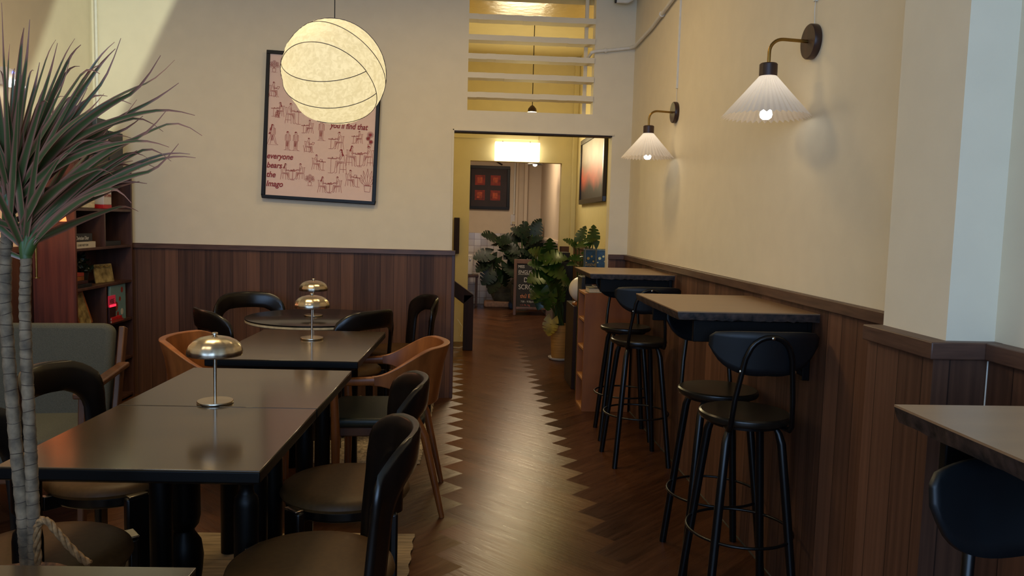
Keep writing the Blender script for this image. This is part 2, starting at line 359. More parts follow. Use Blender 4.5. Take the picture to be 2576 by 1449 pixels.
# ================================================================== SETTING
XR, YB, XL = 1.307, 6.23, -2.87       # right panel face, back panel face, left wall
def herringbone():
    L, W = .99, .17; th = math.radians(45); cs, sn = math.cos(th), math.sin(th)
    me = bpy.data.meshes.new('floor'); bm = bmesh.new(); uvl = bm.loops.layers.uv.new('UVMap'); cl = bm.loops.layers.float_color.new('tone')
    def put(u0, v0, u1, v1, hor):
        cen = ((u0+u1)/2, (v0+v1)/2); X = cen[0]*cs-cen[1]*sn+OX; Y = cen[0]*sn+cen[1]*cs+OY
        if not (-4 < X < 2.6 and -3.2 < Y < 14.6): return
        vs = [bm.verts.new((a*cs-b*sn+OX, a*sn+b*cs+OY, 0)) for a, b in ((u0, v0), (u1, v0), (u1, v1), (u0, v1))]
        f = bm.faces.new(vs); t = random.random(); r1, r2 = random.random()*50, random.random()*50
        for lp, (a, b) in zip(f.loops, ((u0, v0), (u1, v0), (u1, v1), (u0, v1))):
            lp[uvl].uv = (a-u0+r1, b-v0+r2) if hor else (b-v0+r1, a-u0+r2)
            lp[cl] = (t*.6+(.0 if hor else .4), t, 0, 1)  # one plank direction is lighter: sheen put into its colour
    OX, OY = .72, 4.364
    for k in range(-90, 90):
        for j in range(-14, 15):
            bx, by = k*W+j*L, k*W-j*L
            put(bx, by, bx+L, by+W, True)
            put(bx+L-W, by+W, bx+L, by+W+L, False) if False else put(bx, by+W, bx+W, by+W+L, False)
    for co, no in (((-2.9, 0, 0), (-1, 0, 0)), ((1.34, 0, 0), (1, 0, 0)), ((0, -2.25, 0), (0, -1, 0)), ((0, 13.45, 0), (0, 1, 0))):
        bmesh.ops.bisect_plane(bm, geom=bm.verts[:]+bm.edges[:]+bm.faces[:], plane_co=co, plane_no=no, clear_outer=True)
    for f in bm.faces:
        if f.normal.z < 0: f.normal_flip()
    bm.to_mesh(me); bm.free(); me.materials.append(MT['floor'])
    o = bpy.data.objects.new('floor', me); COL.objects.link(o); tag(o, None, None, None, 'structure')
herringbone()
struct('floor_slab', MB().mm((-3.1, -2.4, -.12), (1.6, 13.7, -.004)), 'soil')
Z1, Z2 = 3.42, 3.36
WT = 6.244
b = MB()                              # back wall with the doorway and the vent opening
b.mm((-3.05, WT, 0), (-.10, WT+.12, Z1)); b.mm((1.165, WT, 0), (1.45, WT+.12, Z1)); b.mm((-.10, WT, 2.148), (1.165, WT+.12, 2.314))
b.mm((-.10, WT, 2.314), (.0, WT+.12, Z1)); b.mm((1.0, WT, 2.314), (1.165, WT+.12, Z1)); b.mm((.0, WT, 3.24), (1.0, WT+.12, Z1))
struct('wall_back', b, 'paint')
struct('wall_left', MB().mm((-3.05, -2.4, 0), (XL, WT, Z1)), 'paint')
struct('wall_right', MB().mm((1.322, 2.068, 0), (1.47, WT, Z1)), 'paint')
struct('wall_right_pillar', MB().mm((1.165, 1.787, 0), (1.47, 2.068, Z1)), 'paint')
struct('wall_right_front', MB().mm((1.288, -2.4, 0), (1.47, 1.787, Z1)), 'paint')
b = MB(); b.mm((-3.05, -2.4, 0), (1.47, -2.22, .55)); b.mm((-3.05, -2.4, .55), (-2.6, -2.22, Z1)); b.mm((1.25, -2.4, .55), (1.47, -2.22, Z1)); b.mm((-2.6, -2.4, 2.9), (1.25, -2.22, Z1))
struct('wall_front', b, 'paint')
struct('ceiling', MB().mm((-3.05, -2.4, Z1), (1.47, WT, Z1+.1)), 'ceil')
# hall beyond the doorway
struct('wall_hall_right', MB().mm((1.3, WT+.12, 0), (1.47, 9.16, 3.5)), 'paint2')
b = MB(); b.mm((-.9, 9.16, 0), (.05, 9.3, 3.5)); b.mm((1.125, 9.16, 0), (1.47, 9.3, 3.5)); b.mm((.05, 9.16, 2.14), (1.125, 9.3, 3.5))
struct('wall_hall_back', b, 'paint2')
struct('wall_hall_left', MB().mm((-1.0, WT+.12, 0), (-.9, 9.3, 3.5)), 'paint2')
struct('ceiling_hall', MB().mm((-.9, WT+.12, Z2), (1.3, 9.16, 3.5)), 'paint2')
struct('trim_hall_beam', MB().mm((-.9, WT+.14, 3.2), (1.3, WT+.62, Z2)), 'gloss')
struct('trim_hall_ledge', MB().mm((-.5, 9.13, 2.395), (.84, 9.16, 2.47)), 'paint2', bevel=.004)
struct('trim_hall_corner', MB().mm((1.24, 9.10, 0), (1.30, 9.16, Z2)), 'paint2', bevel=.01)
# lounge at the far end
struct('wall_lounge_back', MB().mm((-1.6, 13.4, 1.23), (1.47, 13.55, 3.1)), 'paint3')
struct('wall_lounge_tiles', MB().mm((-1.6, 13.385, 0), (1.47, 13.55, 1.23)), 'tiles', bevel=.004)
struct('wall_lounge_right', MB().mm((1.3, 9.3, 0), (1.47, 13.4, 3.1)), 'paint3')
struct('wall_lounge_left', MB().mm((-1.7, 9.3, 0), (-1.6, 13.55, 3.1)), 'paint3')
struct('ceiling_lounge', MB().mm((-1.6, 9.3, 2.9), (1.3, 13.4, 3.0)), 'paint3')
struct('trim_lounge_rail', MB().mm((1.285, 10.2, 1.15), (1.3, 13.385, 1.19)), 'paint3', bevel=.003)
fl = MB()
for k in range(64): fl.mm((1.283, 10.2+k*.05, .0), (1.3, 10.2+k*.05+.042, 1.15))
struct('trim_lounge_fluting', fl, mat('grey_fluted_panel', (120, 108, 100), .6), bevel=.002)
struct('trim_lounge_column', MB().mm((1.0, 13.28, 1.23), (1.06, 13.385, 2.9)).mm((.86, 13.33, 1.23), (.90, 13.4, 2.9)), 'paint3', bevel=.005)
# slats of the vent above the doorway
for i, zc in enumerate((2.435, 2.586, 2.733, 2.879, 3.036)):
    s_ = MB(); n = 14
    for k in range(n):
        x0, x1 = .0+1.0*k/n, .0+1.0*(k+1)/n; j = random.uniform(-.0015, .0015)
        s_.mm((x0, WT-.012, zc-.021+j), (x1, WT+.11, zc+.021+j))
    struct('trim_vent_slat', s_, 'paint')
struct('trim_vent_post', MB().mm((.93, WT+.10, 2.314), (.96, WT+.13, 3.24)), 'paint', bevel=.003)
# walnut wainscot with a cap rail
struct('trim_wainscot_back', MB().mm((XL, YB, 0), (-.085, WT, 1.165)), 'planks')
struct('trim_wainscot_back_end', MB().mm((-.098, YB-.004, 0), (-.072, WT+.125, 1.166)), 'case', bevel=.002)
struct('trim_cap_back', MB().mm((XL, YB-.016, 1.160), (-.070, WT, 1.2)), 'cap', bevel=.003)
struct('trim_wainscot_left', MB().mm((XL, -2.2, 0), (XL+.014, YB, 1.165)), 'planks')
struct('trim_cap_left', MB().mm((XL, -2.2, 1.160), (XL+.03, YB-.016, 1.2)), 'cap', bevel=.003)
struct('trim_wainscot_right', MB().mm((XR, 2.068, 0), (1.322, WT, 1.165)), 'planks')
struct('trim_cap_right', MB().mm((XR-.018, 2.068, 1.160), (1.322, WT, 1.2)), 'cap', bevel=.003)
struct('trim_wainscot_pillar', MB().mm((1.128, 1.772, 0), (1.47, 2.074, 1.150)), 'planks')
struct('trim_cap_pillar', MB().mm((1.112, 1.757, 1.148), (1.30, 2.078, 1.19)), 'cap', bevel=.003)
struct('trim_wainscot_right_front', MB().mm((1.262, -2.2, 0), (1.288, 1.772, 1.150)), 'planks')
struct('trim_cap_right_front', MB().mm((1.245, -2.2, 1.148), (1.288, 1.757, 1.19)), 'cap', bevel=.003)
struct('trim_pillar_corner_bead', MB().tube([(1.262, 1.768, .0), (1.262, 1.768, 1.146)], .002, 8), 'conduit')
struct('trim_wainscot_door_right', MB().mm((1.17, YB-.004, 0), (1.322, WT, 1.165)), 'planks')
struct('trim_cap_door_right', MB().mm((1.168, YB-.018, 1.16), (1.322, WT, 1.2)), 'cap', bevel=.003)
struct('trim_wainscot_hall', MB().mm((1.286, WT+.12, 0), (1.3, 9.1, 1.165)), 'planks')
struct('trim_wainscot_hall_back', MB().mm((1.13, 9.146, 0), (1.25, 9.16, 1.165)), 'planks')
struct('trim_cap_hall', MB().mm((1.272, WT+.12, 1.16), (1.3, 9.1, 1.2)), 'cap', bevel=.003)
struct('baseboard_right', MB().mm((XR-.004, 2.08, 0), (XR, YB-.02, .005)), 'stone')
struct('trim_door_frame', MB().mm((-.112, WT-.012, 1.2), (-.098, WT, 2.165)).mm((-.112, WT-.012, 2.150), (1.18, WT, 2.165)), 'paint', bevel=.003)
struct('trim_door_edge', MB().mm((-.10, WT-.004, 2.140), (1.165, WT+.1, 2.149)), 'newel')
struct('window_1', MB().mm((-2.6, -2.34, .55), (-2.54, -2.26, 2.9)).mm((1.19, -2.34, .55), (1.25, -2.26, 2.9)).mm((-2.54, -2.34, .55), (1.19, -2.26, .61)).mm((-2.54, -2.34, 2.84), (1.19, -2.26, 2.9)).mm((-.70, -2.33, .61), (-.64, -2.27, 2.84)), 'black')
# ================================================================== PIPES AND CABLES
def conduit(name, pts, r, label, clips=(), cat='pipe', m='conduit'):
    t = thing(name, label, cat, pts[0]); o = Vector(pts[0])
    obj('pipe_run', MB().tube([Vector(p)-o for p in pts], r, 12), m, t)
    for c, d in clips:
        cc = Vector(c)-o; d = Vector(d).normalized()
        obj('pipe_clip', MB().tube([cc-d*.008, cc+d*.008], r*1.5, 12), m, t)
    return t
conduit('cable_conduit', [(-2.828, 6.222, 1.97), (-2.828, 6.222, 3.40)], .011, 'white vertical cable duct in the far left corner above the shelving', cat='cable duct')
conduit('ceiling_conduit', [(.955, 6.30, 2.765), (.972, 6.222, 2.793), (1.0, 6.222, 2.803), (1.27, 6.222, 2.838), (1.285, 6.20, 2.842), (1.30, 6.15, 2.838), (1.302, 5.6, 2.85), (1.302, 5.05, 2.895), (1.302, 3.6, 3.05)], .013,
        'white painted pipe running from the slatted vent round the corner and up the right wall', [((1.08, 6.222, 2.813), (1, 0, .13)), ((1.302, 5.33, 2.872), (0, 1, -.08))])
t = thing('air_conditioner_pipe', 'white bent pipe stub with a dark end at the top edge, near the right corner', 'pipe', (1.15, 6.1, 3.15))
obj('pipe_run', MB().tube([(-.02, .0, .012), (.07, 0, .012), (.1, 0, .03), (.13, 0, .12)], .014, 12), 'conduit', t)
obj('pipe_end', MB().tube([(-.03, 0, .012), (-.018, 0, .012)], .016, 12), 'charcoal', t)
obj('grille_box', MB().mm((-.02, .0, .032), (.09, .1, .16)), mat('pale_green_grille', (150, 170, 150), .5), t, bevel=.003)
# ================================================================== FRAMED POSTER
def frame_box(w_, h_, fw_, d):        # a moulded rectangular frame in xz, front at y=-d
    q = MB()
    for (x0, z0, x1, z1) in ((-w_/2, h_/2-fw_, w_/2, h_/2), (-w_/2, -h_/2, w_/2, -h_/2+fw_), (-w_/2, -h_/2+fw_, -w_/2+fw_, h_/2-fw_), (w_/2-fw_, -h_/2+fw_, w_/2, h_/2-fw_)):
        q.mm((x0, -d, z0), (x1, 0, z1))
    return q
PW, PH = .88, 1.135
pt = thing('framed_poster', 'black framed pink poster of small red sketched people and italic words, behind the lantern', 'poster', (-1.13, 6.222, 2.128)); pt.rotation_euler = (0, math.radians(2.0), 0)
obj('frame', frame_box(PW, PH, .027, .022), 'frame', pt, bevel=.004)
obj('paper_sheet', MB().mm((-PW/2+.02, -.010, -PH/2+.02), (PW/2-.02, -.004, PH/2-.02)), 'print', pt)
class Ink:
    def __init__(s): s.m = MB(); s.k = 0
    def line(s, pts, w_):
        s.k += 1; y = -.0112-.00002*(s.k % 40)
        for a, c in zip(pts[:-1], pts[1:]):
            d = Vector((c[0]-a[0], c[1]-a[1])); 
            if d.length < 1e-6: continue
            d.normalize(); n = Vector((-d.y, d.x))*w_/2; e = d*w_*.3
            s.m.add([(a[0]-e.x+n.x, y, a[1]-e.y+n.y), (a[0]-e.x-n.x, y, a[1]-e.y-n.y), (c[0]+e.x-n.x, y, c[1]+e.y-n.y), (c[0]+e.x+n.x, y, c[1]+e.y+n.y)], [(0, 1, 2, 3)])
    def blob(s, pts):
        s.k += 1; y = -.0112-.00002*(s.k % 40); s.m.add([(p[0], y, p[1]) for p in pts], [tuple(range(len(pts)))])
def ppos(x, y):                       # sheet position of a spot of the enlarged poster
    x -= 97; y -= 85
    det = 939*1223+29*65; a = (x*1223+y*29)/det; c = (939*y-65*x)/det
    return (-PW/2+a*PW, PH/2-c*PH)
ink, fill = Ink(), Ink()
def circ(x, z, r, n=12, a0=0, a1=2*PI): return [(x+r*math.cos(a0+(a1-a0)*i/n), z+r*math.sin(a0+(a1-a0)*i/n)) for i in range(n+1)]
def sketch(kind, x, y, h, flip=1, hair=0):
    X0, Z0 = ppos(x, y); H = h*PH/1225; f = flip
    def T(P): return [(X0+p[0]*H*f, Z0+p[1]*H) for p in P]
    def ln(*P, w_=.0026): ink.line(T(P), w_)
    def bl(P): fill.blob(T(P))
    def head(hx, hz, long=0):
        ink.line(T(circ(hx, hz, .06, 10)), .0022); bl(circ(hx-.015, hz+.025, .062, 8, .1, 3.6))
        if long: bl([(hx-.05, hz+.05), (hx-.02, hz-.02), (hx-.07, hz-.25), (hx-.14, hz-.22)])
    def chair(c=.0, hgt=.36, back=.72):
        ln((-.30+c, back), (-.26+c, hgt), (.02+c, hgt)); ln((-.26+c, hgt), (-.32+c, 0)); ln((-.02+c, hgt), (.02+c, 0)); ln((-.16+c, hgt), (-.17+c, .05)); ln((-.33+c, back), (-.22+c, back-.02))
    if kind in ('sit', 'bar', 'read', 'lounge'):
        s0 = .42 if kind != 'bar' else .55
        chair(0, s0-.04, s0+.34)
        head(-.02, s0+.5, hair)
        ln((-.08, s0+.42), (-.18, s0+.3), (-.2, s0+.02)); ln((.0, s0+.4), (.03, s0+.2), (.0, s0+.04)); ln((-.06, s0+.34), (.02, s0+.17), (.2, s0+.2)); ln((-.1, s0+.3), (-.03, s0+.12), (.18, s0+.16))
        ln((-.2, s0), (.2, s0+.02), (.24, .06), (.32, .02)); ln((-.1, s0-.06), (.12, s0-.05), (.14, .04), (.22, .0))
        for k in range(5): ln((.02+k*.035, s0-.01), (.05+k*.03, s0-.1-k*.05), w_=.0018)
        if kind != 'lounge':
            tz = s0+.14; ln((.16, tz), (.58, tz)); ln((.16, tz-.02), (.58, tz-.02)); ln((.42, tz), (.42, 0)); ln((.32, 0), (.54, 0)); ln(*circ(.36, tz+.03, .025, 6))
        if kind in ('read', 'lounge'): ln((.16, s0+.14), (.22, s0+.3), (.36, s0+.28), (.28, s0+.12), (.16, s0+.14))
        if kind == 'bar': ln((-.29, .2), (.0, .2))
        if kind == 'lounge': ln((-.4, s0+.05), (-.3, .08), (.1, .06), (.12, s0-.1))
    elif kind in ('stand', 'walk'):
        head(0, .92, hair); ln((-.05, .85), (-.13, .8), (-.14, .5)); ln((.05, .85), (.13, .8), (.14, .5)); ln((-.09, .82), (-.09, .48), (.09, .48), (.09, .82)); ln((-.04, .82), (-.03, .5)); ln((.04, .82), (.03, .5))
        sp_ = .14 if kind == 'walk' else .0
        ln((-.09, .48), (-.09-sp_, .03), (-.13-sp_, 0)); ln((0, .45), (-.03-sp_*.5, .03)); ln((.0, .45), (.03+sp_, .03)); ln((.09, .48), (.08+sp_, .03), (.16+sp_, 0)); ln((-.2, -.01), (.24, -.01), w_=.0015)
        for k in range(6): ln((-.07+k*.025, .46), (-.07+k*.02, .2), w_=.0018)
        if kind == 'walk': bl([(-.14, .62), (-.08, .6), (-.1, .5), (-.2, .52)])
    elif kind == 'pair':
        sketch('bar' if flip == 2 else 'sit', x-h*.42, y, h, 1, 1); sketch('bar' if flip == 2 else 'sit', x+h*.42, y, h, -1, 0)
    elif kind == 'pot':
        ln((-.14, .3), (-.11, 0), (.11, 0), (.14, .3), (-.14, .3)); ln((-.25, -.01), (.28, -.01), w_=.0015)
        for (px_, pz) in ((0, .82), (-.22, .7), (.22, .7), (-.26, .5), (.27, .5), (0, .58)):
            ink.line(T(circ(px_, pz, .13, 9)), .0018); ink.line(T([(0, .3), (px_, pz+.08)]), .0018)
            for k in range(-2, 3): ink.line(T([(px_, pz-.06), (px_+k*.05, pz+.1-abs(k)*.02)]), .0013)
    elif kind == 'spiky':
        ln((-.1, .22), (-.08, 0), (.08, 0), (.1, .22), (-.1, .22)); ln((0, .2), (.02, .8))
        for (px_, pz, rr) in ((.03, .78, .2), (-.1, .55, .13), (.08, .36, .13)):
            for k in range(20): a = 2*PI*k/20; fill.line(T([(px_, pz), (px_+rr*math.cos(a), pz+rr*math.sin(a))]), .0022)
    elif kind == 'big':
        ln((-.14, .26), (-.11, 0), (.11, 0), (.14, .26), (-.14, .26)); ln((-.16, .26), (.16, .26), w_=.004)
        for (px_, pz) in ((-.3, .72), (-.2, .9), (-.02, 1.0), (.16, .92), (.28, .8), (-.36, .56), (.32, .58)):
            ln((px_*.1, .26), (px_*.6, pz*.6)); mx, mz = px_*.6, pz*.6
            ln((mx, mz), (mx+(px_-mx)*.5-.04, mz+(pz-mz)*.5), (px_, pz), (mx+(px_-mx)*.5+.04, mz+(pz-mz)*.5), (mx, mz))
for a in (('pot', 157, 265, 100), ('lounge', 158, 470, 125, 1), ('sit', 205, 632, 120, -1, 1), ('bar', 298, 690, 150, 1), ('sit', 448, 770, 112, -1), ('stand', 548, 828, 165), ('walk', 148, 862, 168, 1, 1),
          ('stand', 273, 908, 155), ('stand', 340, 912, 155), ('lounge', 450, 930, 122, 1), ('sit', 690, 902, 145, -1), ('sit', 858, 856, 105, -1), ('spiky', 948, 892, 140), ('pair', 870, 1045, 152, 2),
          ('read', 515, 1075, 128, 1), ('bar', 706, 1106, 180, -1, 1), ('pair', 318, 1155, 135, 1), ('pot', 460, 1207, 100), ('pair', 625, 1266, 135, 1), ('read', 798, 1216, 140, 1), ('big', 938, 1262, 195), ('lounge', 190, 640, 60, 1)):
    sketch(*a)
obj('line_drawing', ink.m, 'ink2', pt); obj('filled_drawing', fill.m, 'ink', pt)
for s_, x, y, sz in (('everyone', 104, 975, .062), ('bears', 104, 1052, .062), ('the', 102, 1130, .062), ('Imago', 100, 1207, .062), ('you\u2019ll find that', 622, 722, .062), ('I', 233, 272, .062), ('l', 226, 352, .09)):
    X0, Z0 = ppos(x, y); text('lettering', s_, sz, 'ink', pt, (X0, -.0125, Z0), (PI/2, 0, 0), shear=.25, sx=.86 if len(s_) < 10 else .80)
# ================================================================== PAPER-LIKE LANTERN
LR = .232; LC = at(841, 183, 3.6)
t = thing('pendant_lantern', 'large glowing cream lantern with curved dark wires, hanging in front of the poster', 'pendant lamp', tuple(LC))
vd = (Vector((0, 0, EYE))-LC).normalized(); vr = Vector((0, 0, 1)).cross(vd).normalized(); vu = vd.cross(vr)
def sph(x, y):                        # direction on the lantern of a mark seen on its near side
    a, c = (x-700)/632, -(y-712)/632; q = math.sqrt(max(0, 1-a*a-c*c)); k = 1/max(1, math.sqrt(a*a+c*c)); return (vr*a*k+vu*c*k+vd*q).normalized()
loops = []; lends = []
for P3 in (((95, 590), (480, 385), (1060, 665)), ((82, 650), (540, 820), (1065, 668)), ((130, 965), (600, 1120), (1190, 920)), ((500, 1290), (700, 1305), (1165, 1170)), ((345, 180), (850, 230), (1250, 600)), ((1060, 670), (1190, 900), (1165, 1185)), ((350, 170), (1160, 300), (1322, 735))):
    a, c, d = [sph(*p) for p in P3]; n = (c-a).cross(d-a).normalized(); loops.append((n, a.dot(n))); lends.append((a, c, d, P3[0][0] < 400))
def lrad(d):
    k = max(math.exp(-((d.dot(n)-h)/.09)**2) for n, h in loops); return LR*(.955+.045*k)
q = MB(); nu, nv = 96, 48; vs = []
for i in range(nv+1):
    for j in range(nu):
        th, ph = PI*(i+.0001)/(nv+.0002), 2*PI*j/nu; d = Vector((math.sin(th)*math.cos(ph), math.sin(th)*math.sin(ph), math.cos(th))); vs.append(d*lrad(d)*Vector((1, 1, 1)).x)
q.add(vs, [(i*nu+j, (i+1)*nu+j, (i+1)*nu+(j+1) % nu, i*nu+(j+1) % nu) for i in range(nv) for j in range(nu)])
obj('membrane', q, 'lantern', t, ang=80)
for k_, ((n, h), (aa, mm_, dd_, lf)) in enumerate(zip(loops, lends)):
    rr = math.sqrt(1-h*h); e1 = n.orthogonal().normalized(); e2 = n.cross(e1)
    e1 = (aa-n*h).normalized(); e2 = n.cross(e1); ang = lambda p: math.atan2((p-n*h).dot(e2), (p-n*h).dot(e1)) % (2*PI)
    am, ae = ang(mm_), ang(dd_); lo, hi = (0, ae) if am < ae else (ae-2*PI, 0)
    if k_ in (4, 6): hi, lo = (hi+.5, lo) if hi > 0 else (hi, lo-.5)
    if lf:
        if hi == 0: hi = .75
        else: lo = -.75
    obj('wire', MB().tube([((n*h+(e1*math.cos(a)+e2*math.sin(a))*rr))*(LR*1.002) for a in [lo+(hi-lo)*k/64 for k in range(65)]], .0016, 6), 'wire', t)
obj('cord', MB().tube([(0, 0, LR*.97), (0, 0, Z1-LC.z)], .0022, 8), 'charcoal', t)
obj('canopy', MB().lathe([(.0, Z1-LC.z-.03), (.05, Z1-LC.z-.028), (.055, Z1-LC.z)], 24), 'charcoal', t)
# ================================================================== WALL SCONCES
def make_sconce(label):
    t = thing('wall_sconce', label, 'wall lamp', (XR+.015, 2.965, 2.164), 0, 'pleated sconces on the right wall')
    MX = Matrix.Rotation(-PI/2, 4, 'Y')
    obj('wall_plate', MB().lathe([(0, .0), (.064, 0), (.066, .004), (.066, .024), (.063, .028), (0, .028)], 40, M=MX), 'plate', t)
    sx = -.175; pth = [(-.024, 0, .0), (-.115, 0, .004)]+[(sx+.05-.05*math.sin(a), 0, .004-.05+.05*math.cos(a)) for a in [PI/2*k/8 for k in range(9)]]+[(sx, 0, -.092)]
    obj('arm', MB().tube(pth, .0065, 14), 'brass', t)
    obj('socket_cap', MB().lathe([(0, -.088), (.030, -.088), (.034, -.092), (.034, -.136), (.0, -.136)], 28, (sx, 0, 0)), 'plate', t)
    n = 44; vs = []; rows = [(.026, -.128), (.030, -.134), (.085, -.196), (.125, -.240), (.163, -.283)]
    for r, z in rows:
        for j in range(2*n):
            a = 2*PI*j/(2*n); d = .0035+.055*r; rr = r+(d if j % 2 else -d)*.5; zz = z+(-.010 if j % 2 else .0)*(r/.16); vs.append((sx+rr*math.cos(a), rr*math.sin(a), zz))
    m_ = 2*n; q = MB().add(vs, [(i*m_+j, i*m_+(j+1) % m_, (i+1)*m_+(j+1) % m_, (i+1)*m_+j) for i in range(len(rows)-1) for j in range(m_)])
    obj('pleated_shade', q, 'pleat', t, ang=10)
    obj('bulb', MB().lathe([(0, -.30), (.012, -.299), (.021, -.292), (.024, -.28), (.018, -.255), (.013, -.15)], 20, (sx, 0, .0)), 'bulb', t)
    light('sconce_glow', 'SPOT', (sx, 0, -.272), .6, WARM2, .02, (0, 0, 0), spot=150, blend=.6, parent=t)
    obj('supply_wire', MB().tube([(-.004, 0, .062), (-.006, .002, .12), (-.005, 0, .16)], .002, 6), 'conduit', t)
    obj('cable_duct', MB().mm((-.012, -.008, .15), (.0, .008, 1.24)), 'conduit', t, bevel=.001)
    return t
sc = make_sconce('white pleated wall lamp on a brass arm, the larger and nearer of the two')
c2 = copy_tree(sc); c2.location = (XR+.015, 4.91, 2.16); c2['label'] = 'white pleated wall lamp near the corner, the farther and smaller of the two'
# ================================================================== TABLES
TZ = .785
def turned_leg(q, x, y): return q.lathe([(0, 0), (.030, 0), (.036, .01), (.037, .57), (.034, .592), (.024, .604), (.021, .62), (.024, .636), (.036, .652), (.037, TZ-.03), (0, TZ-.03)], 28, (x, y, 0))
def dining_table(label, c, W, L, rz, ball=None, ins=None):
    t = thing('dining_table', label, 'table', (c[0], c[1], 0), rz, 'dark square edged dining tables')
    q = MB(); a, b_ = W/2, L/2
    q.add([(-a+.05, -b_+.05, TZ-.055), (a-.05, -b_+.05, TZ-.055), (a-.05, b_-.05, TZ-.055), (-a+.05, b_-.05, TZ-.055), (-a, -b_, TZ-.034), (a, -b_, TZ-.034), (a, b_, TZ-.034), (-a, b_, TZ-.034), (-a, -b_, TZ-.004), (a, -b_, TZ-.004), (a, b_, TZ-.004), (-a, b_, TZ-.004)],
          [(3, 2, 1, 0), (0, 1, 5, 4), (1, 2, 6, 5), (2, 3, 7, 6), (3, 0, 4, 7), (4, 5, 9, 8), (5, 6, 10, 9), (6, 7, 11, 10), (7, 4, 8, 11), (8, 9, 10, 11)])
    obj('apron', q, 'black', t, bevel=.003)
    obj('tabletop', MB().mm((-a, -b_, TZ-.005), (a, b_, TZ)), 'top', t, bevel=.0015)
    for sx in (-1, 1):
        for sy in (-1, 1):
            x, y = (ins or {}).get((sx, sy), (sx*(a-.18), sy*(b_-.09))); l = MB()
            if ball == (sx, sy):
                l.lathe([(0, 0), (.035, 0), (.045, .01), (.064, .16), (.068, .21), (.06, .265), (.038, .30), (.037, .31), (.052, .33), (.058, .36), (.056, TZ-.055), (0, TZ-.055)], 28, (x, y, 0))
            else: turned_leg(l, x, y)
            obj('leg', l, 'black', t)
    return t
R2 = math.radians(-1.8)
dining_table('dark table nearest on the left, front half of a joined pair', (-.845, 2.343), .676, .665, R2, ins={(-1, -1): (-.29, -.28), (1, -1): (.20, -.0)})
dining_table('dark table joined end to end behind the nearest one, with a ball footed leg', (-.823, 3.02), .676, .675, R2, ball=(-1, -1))
dining_table('separate dark table in front of the round one, with its own dome lamp', (-.812, 4.05), .70, .955, R2)
dining_table('dark table whose corner just shows at the bottom left edge', (-.85, 1.118), .70, .665, R2)
t = thing('round_table', 'round dark table with a cream underside rim near the back wall', 'table', (-.965, 5.15, 0))
obj('tabletop', MB().lathe([(0, TZ-.012), (.445, TZ-.012), (.45, TZ-.008), (.45, TZ-.002), (.446, TZ), (0, TZ)], 72), 'roundtop', t)
obj('rim', MB().lathe([(0, TZ-.034), (.40, TZ-.036), (.44, TZ-.031), (.449, TZ-.024), (.449, TZ-.012), (0, TZ-.012)], 72), 'cream', t)
obj('pedestal', MB().lathe([(0, .012), (.26, .012), (.26, .022), (.05, .035), (.04, .08), (.04, TZ-.05), (.12, TZ-.032), (0, TZ-.032)], 32), 'black', t)
obj('base_plate', MB().lathe([(0, 0), (.27, 0), (.27, .012), (0, .012)], 40), 'black', t)
# ------------------------------------------------------------------ dome lamps
def make_lamp(label):
    t = thing('table_lamp', label, 'table lamp', (0, 0, 0), 0, 'dome lamps on the tables')
    obj('base', MB().lathe([(0, 0), (.0595, 0), (.061, .002), (.061, .008), (.0595, .010), (0, .0105)], 48), 'steel', t)
    obj('pole', MB().tube([(0, 0, .010), (0, 0, .226)], .0058, 16), 'steel', t)
    wob = lambda a, z: 1-.022*abs(math.sin(a*7))**2*max(0, min(1, (.232-z)/.012))*max(.25, min(1, (z-.165)/.02))
    prof = [(.086, .170), (.092, .171), (.0945, .178), (.0935, .190), (.086, .207), (.072, .221), (.052, .231), (.028, .2365), (.012, .2375), (0, .2375)]
    inner = [(0, .232), (.03, .231), (.05, .226), (.068, .216), (.081, .203), (.088, .190), (.088, .178), (.086, .170)]
    obj('dome_shade', MB().lathe(inner+prof, 96, wob=wob), 'steel', t)
    obj('finial', MB().lathe([(0, .236), (.006, .236), (.006, .241), (.0105, .242), (.0105, .248), (.009, .250), (0, .250)], 20), 'steel', t)
    return t
lp = make_lamp('brass toned dome lamp on the nearest joined tables, the largest and lowest of the three')
lp.location = (-.861, 2.735, TZ)
place(lp, 1, (-.811, 4.205, TZ), 0, 'brass toned dome lamp on the separate square table, the middle one of three')
place(lp, 2, (-.99, 5.18, TZ), 0, 'brass toned dome lamp on the round table, the farthest of the three')
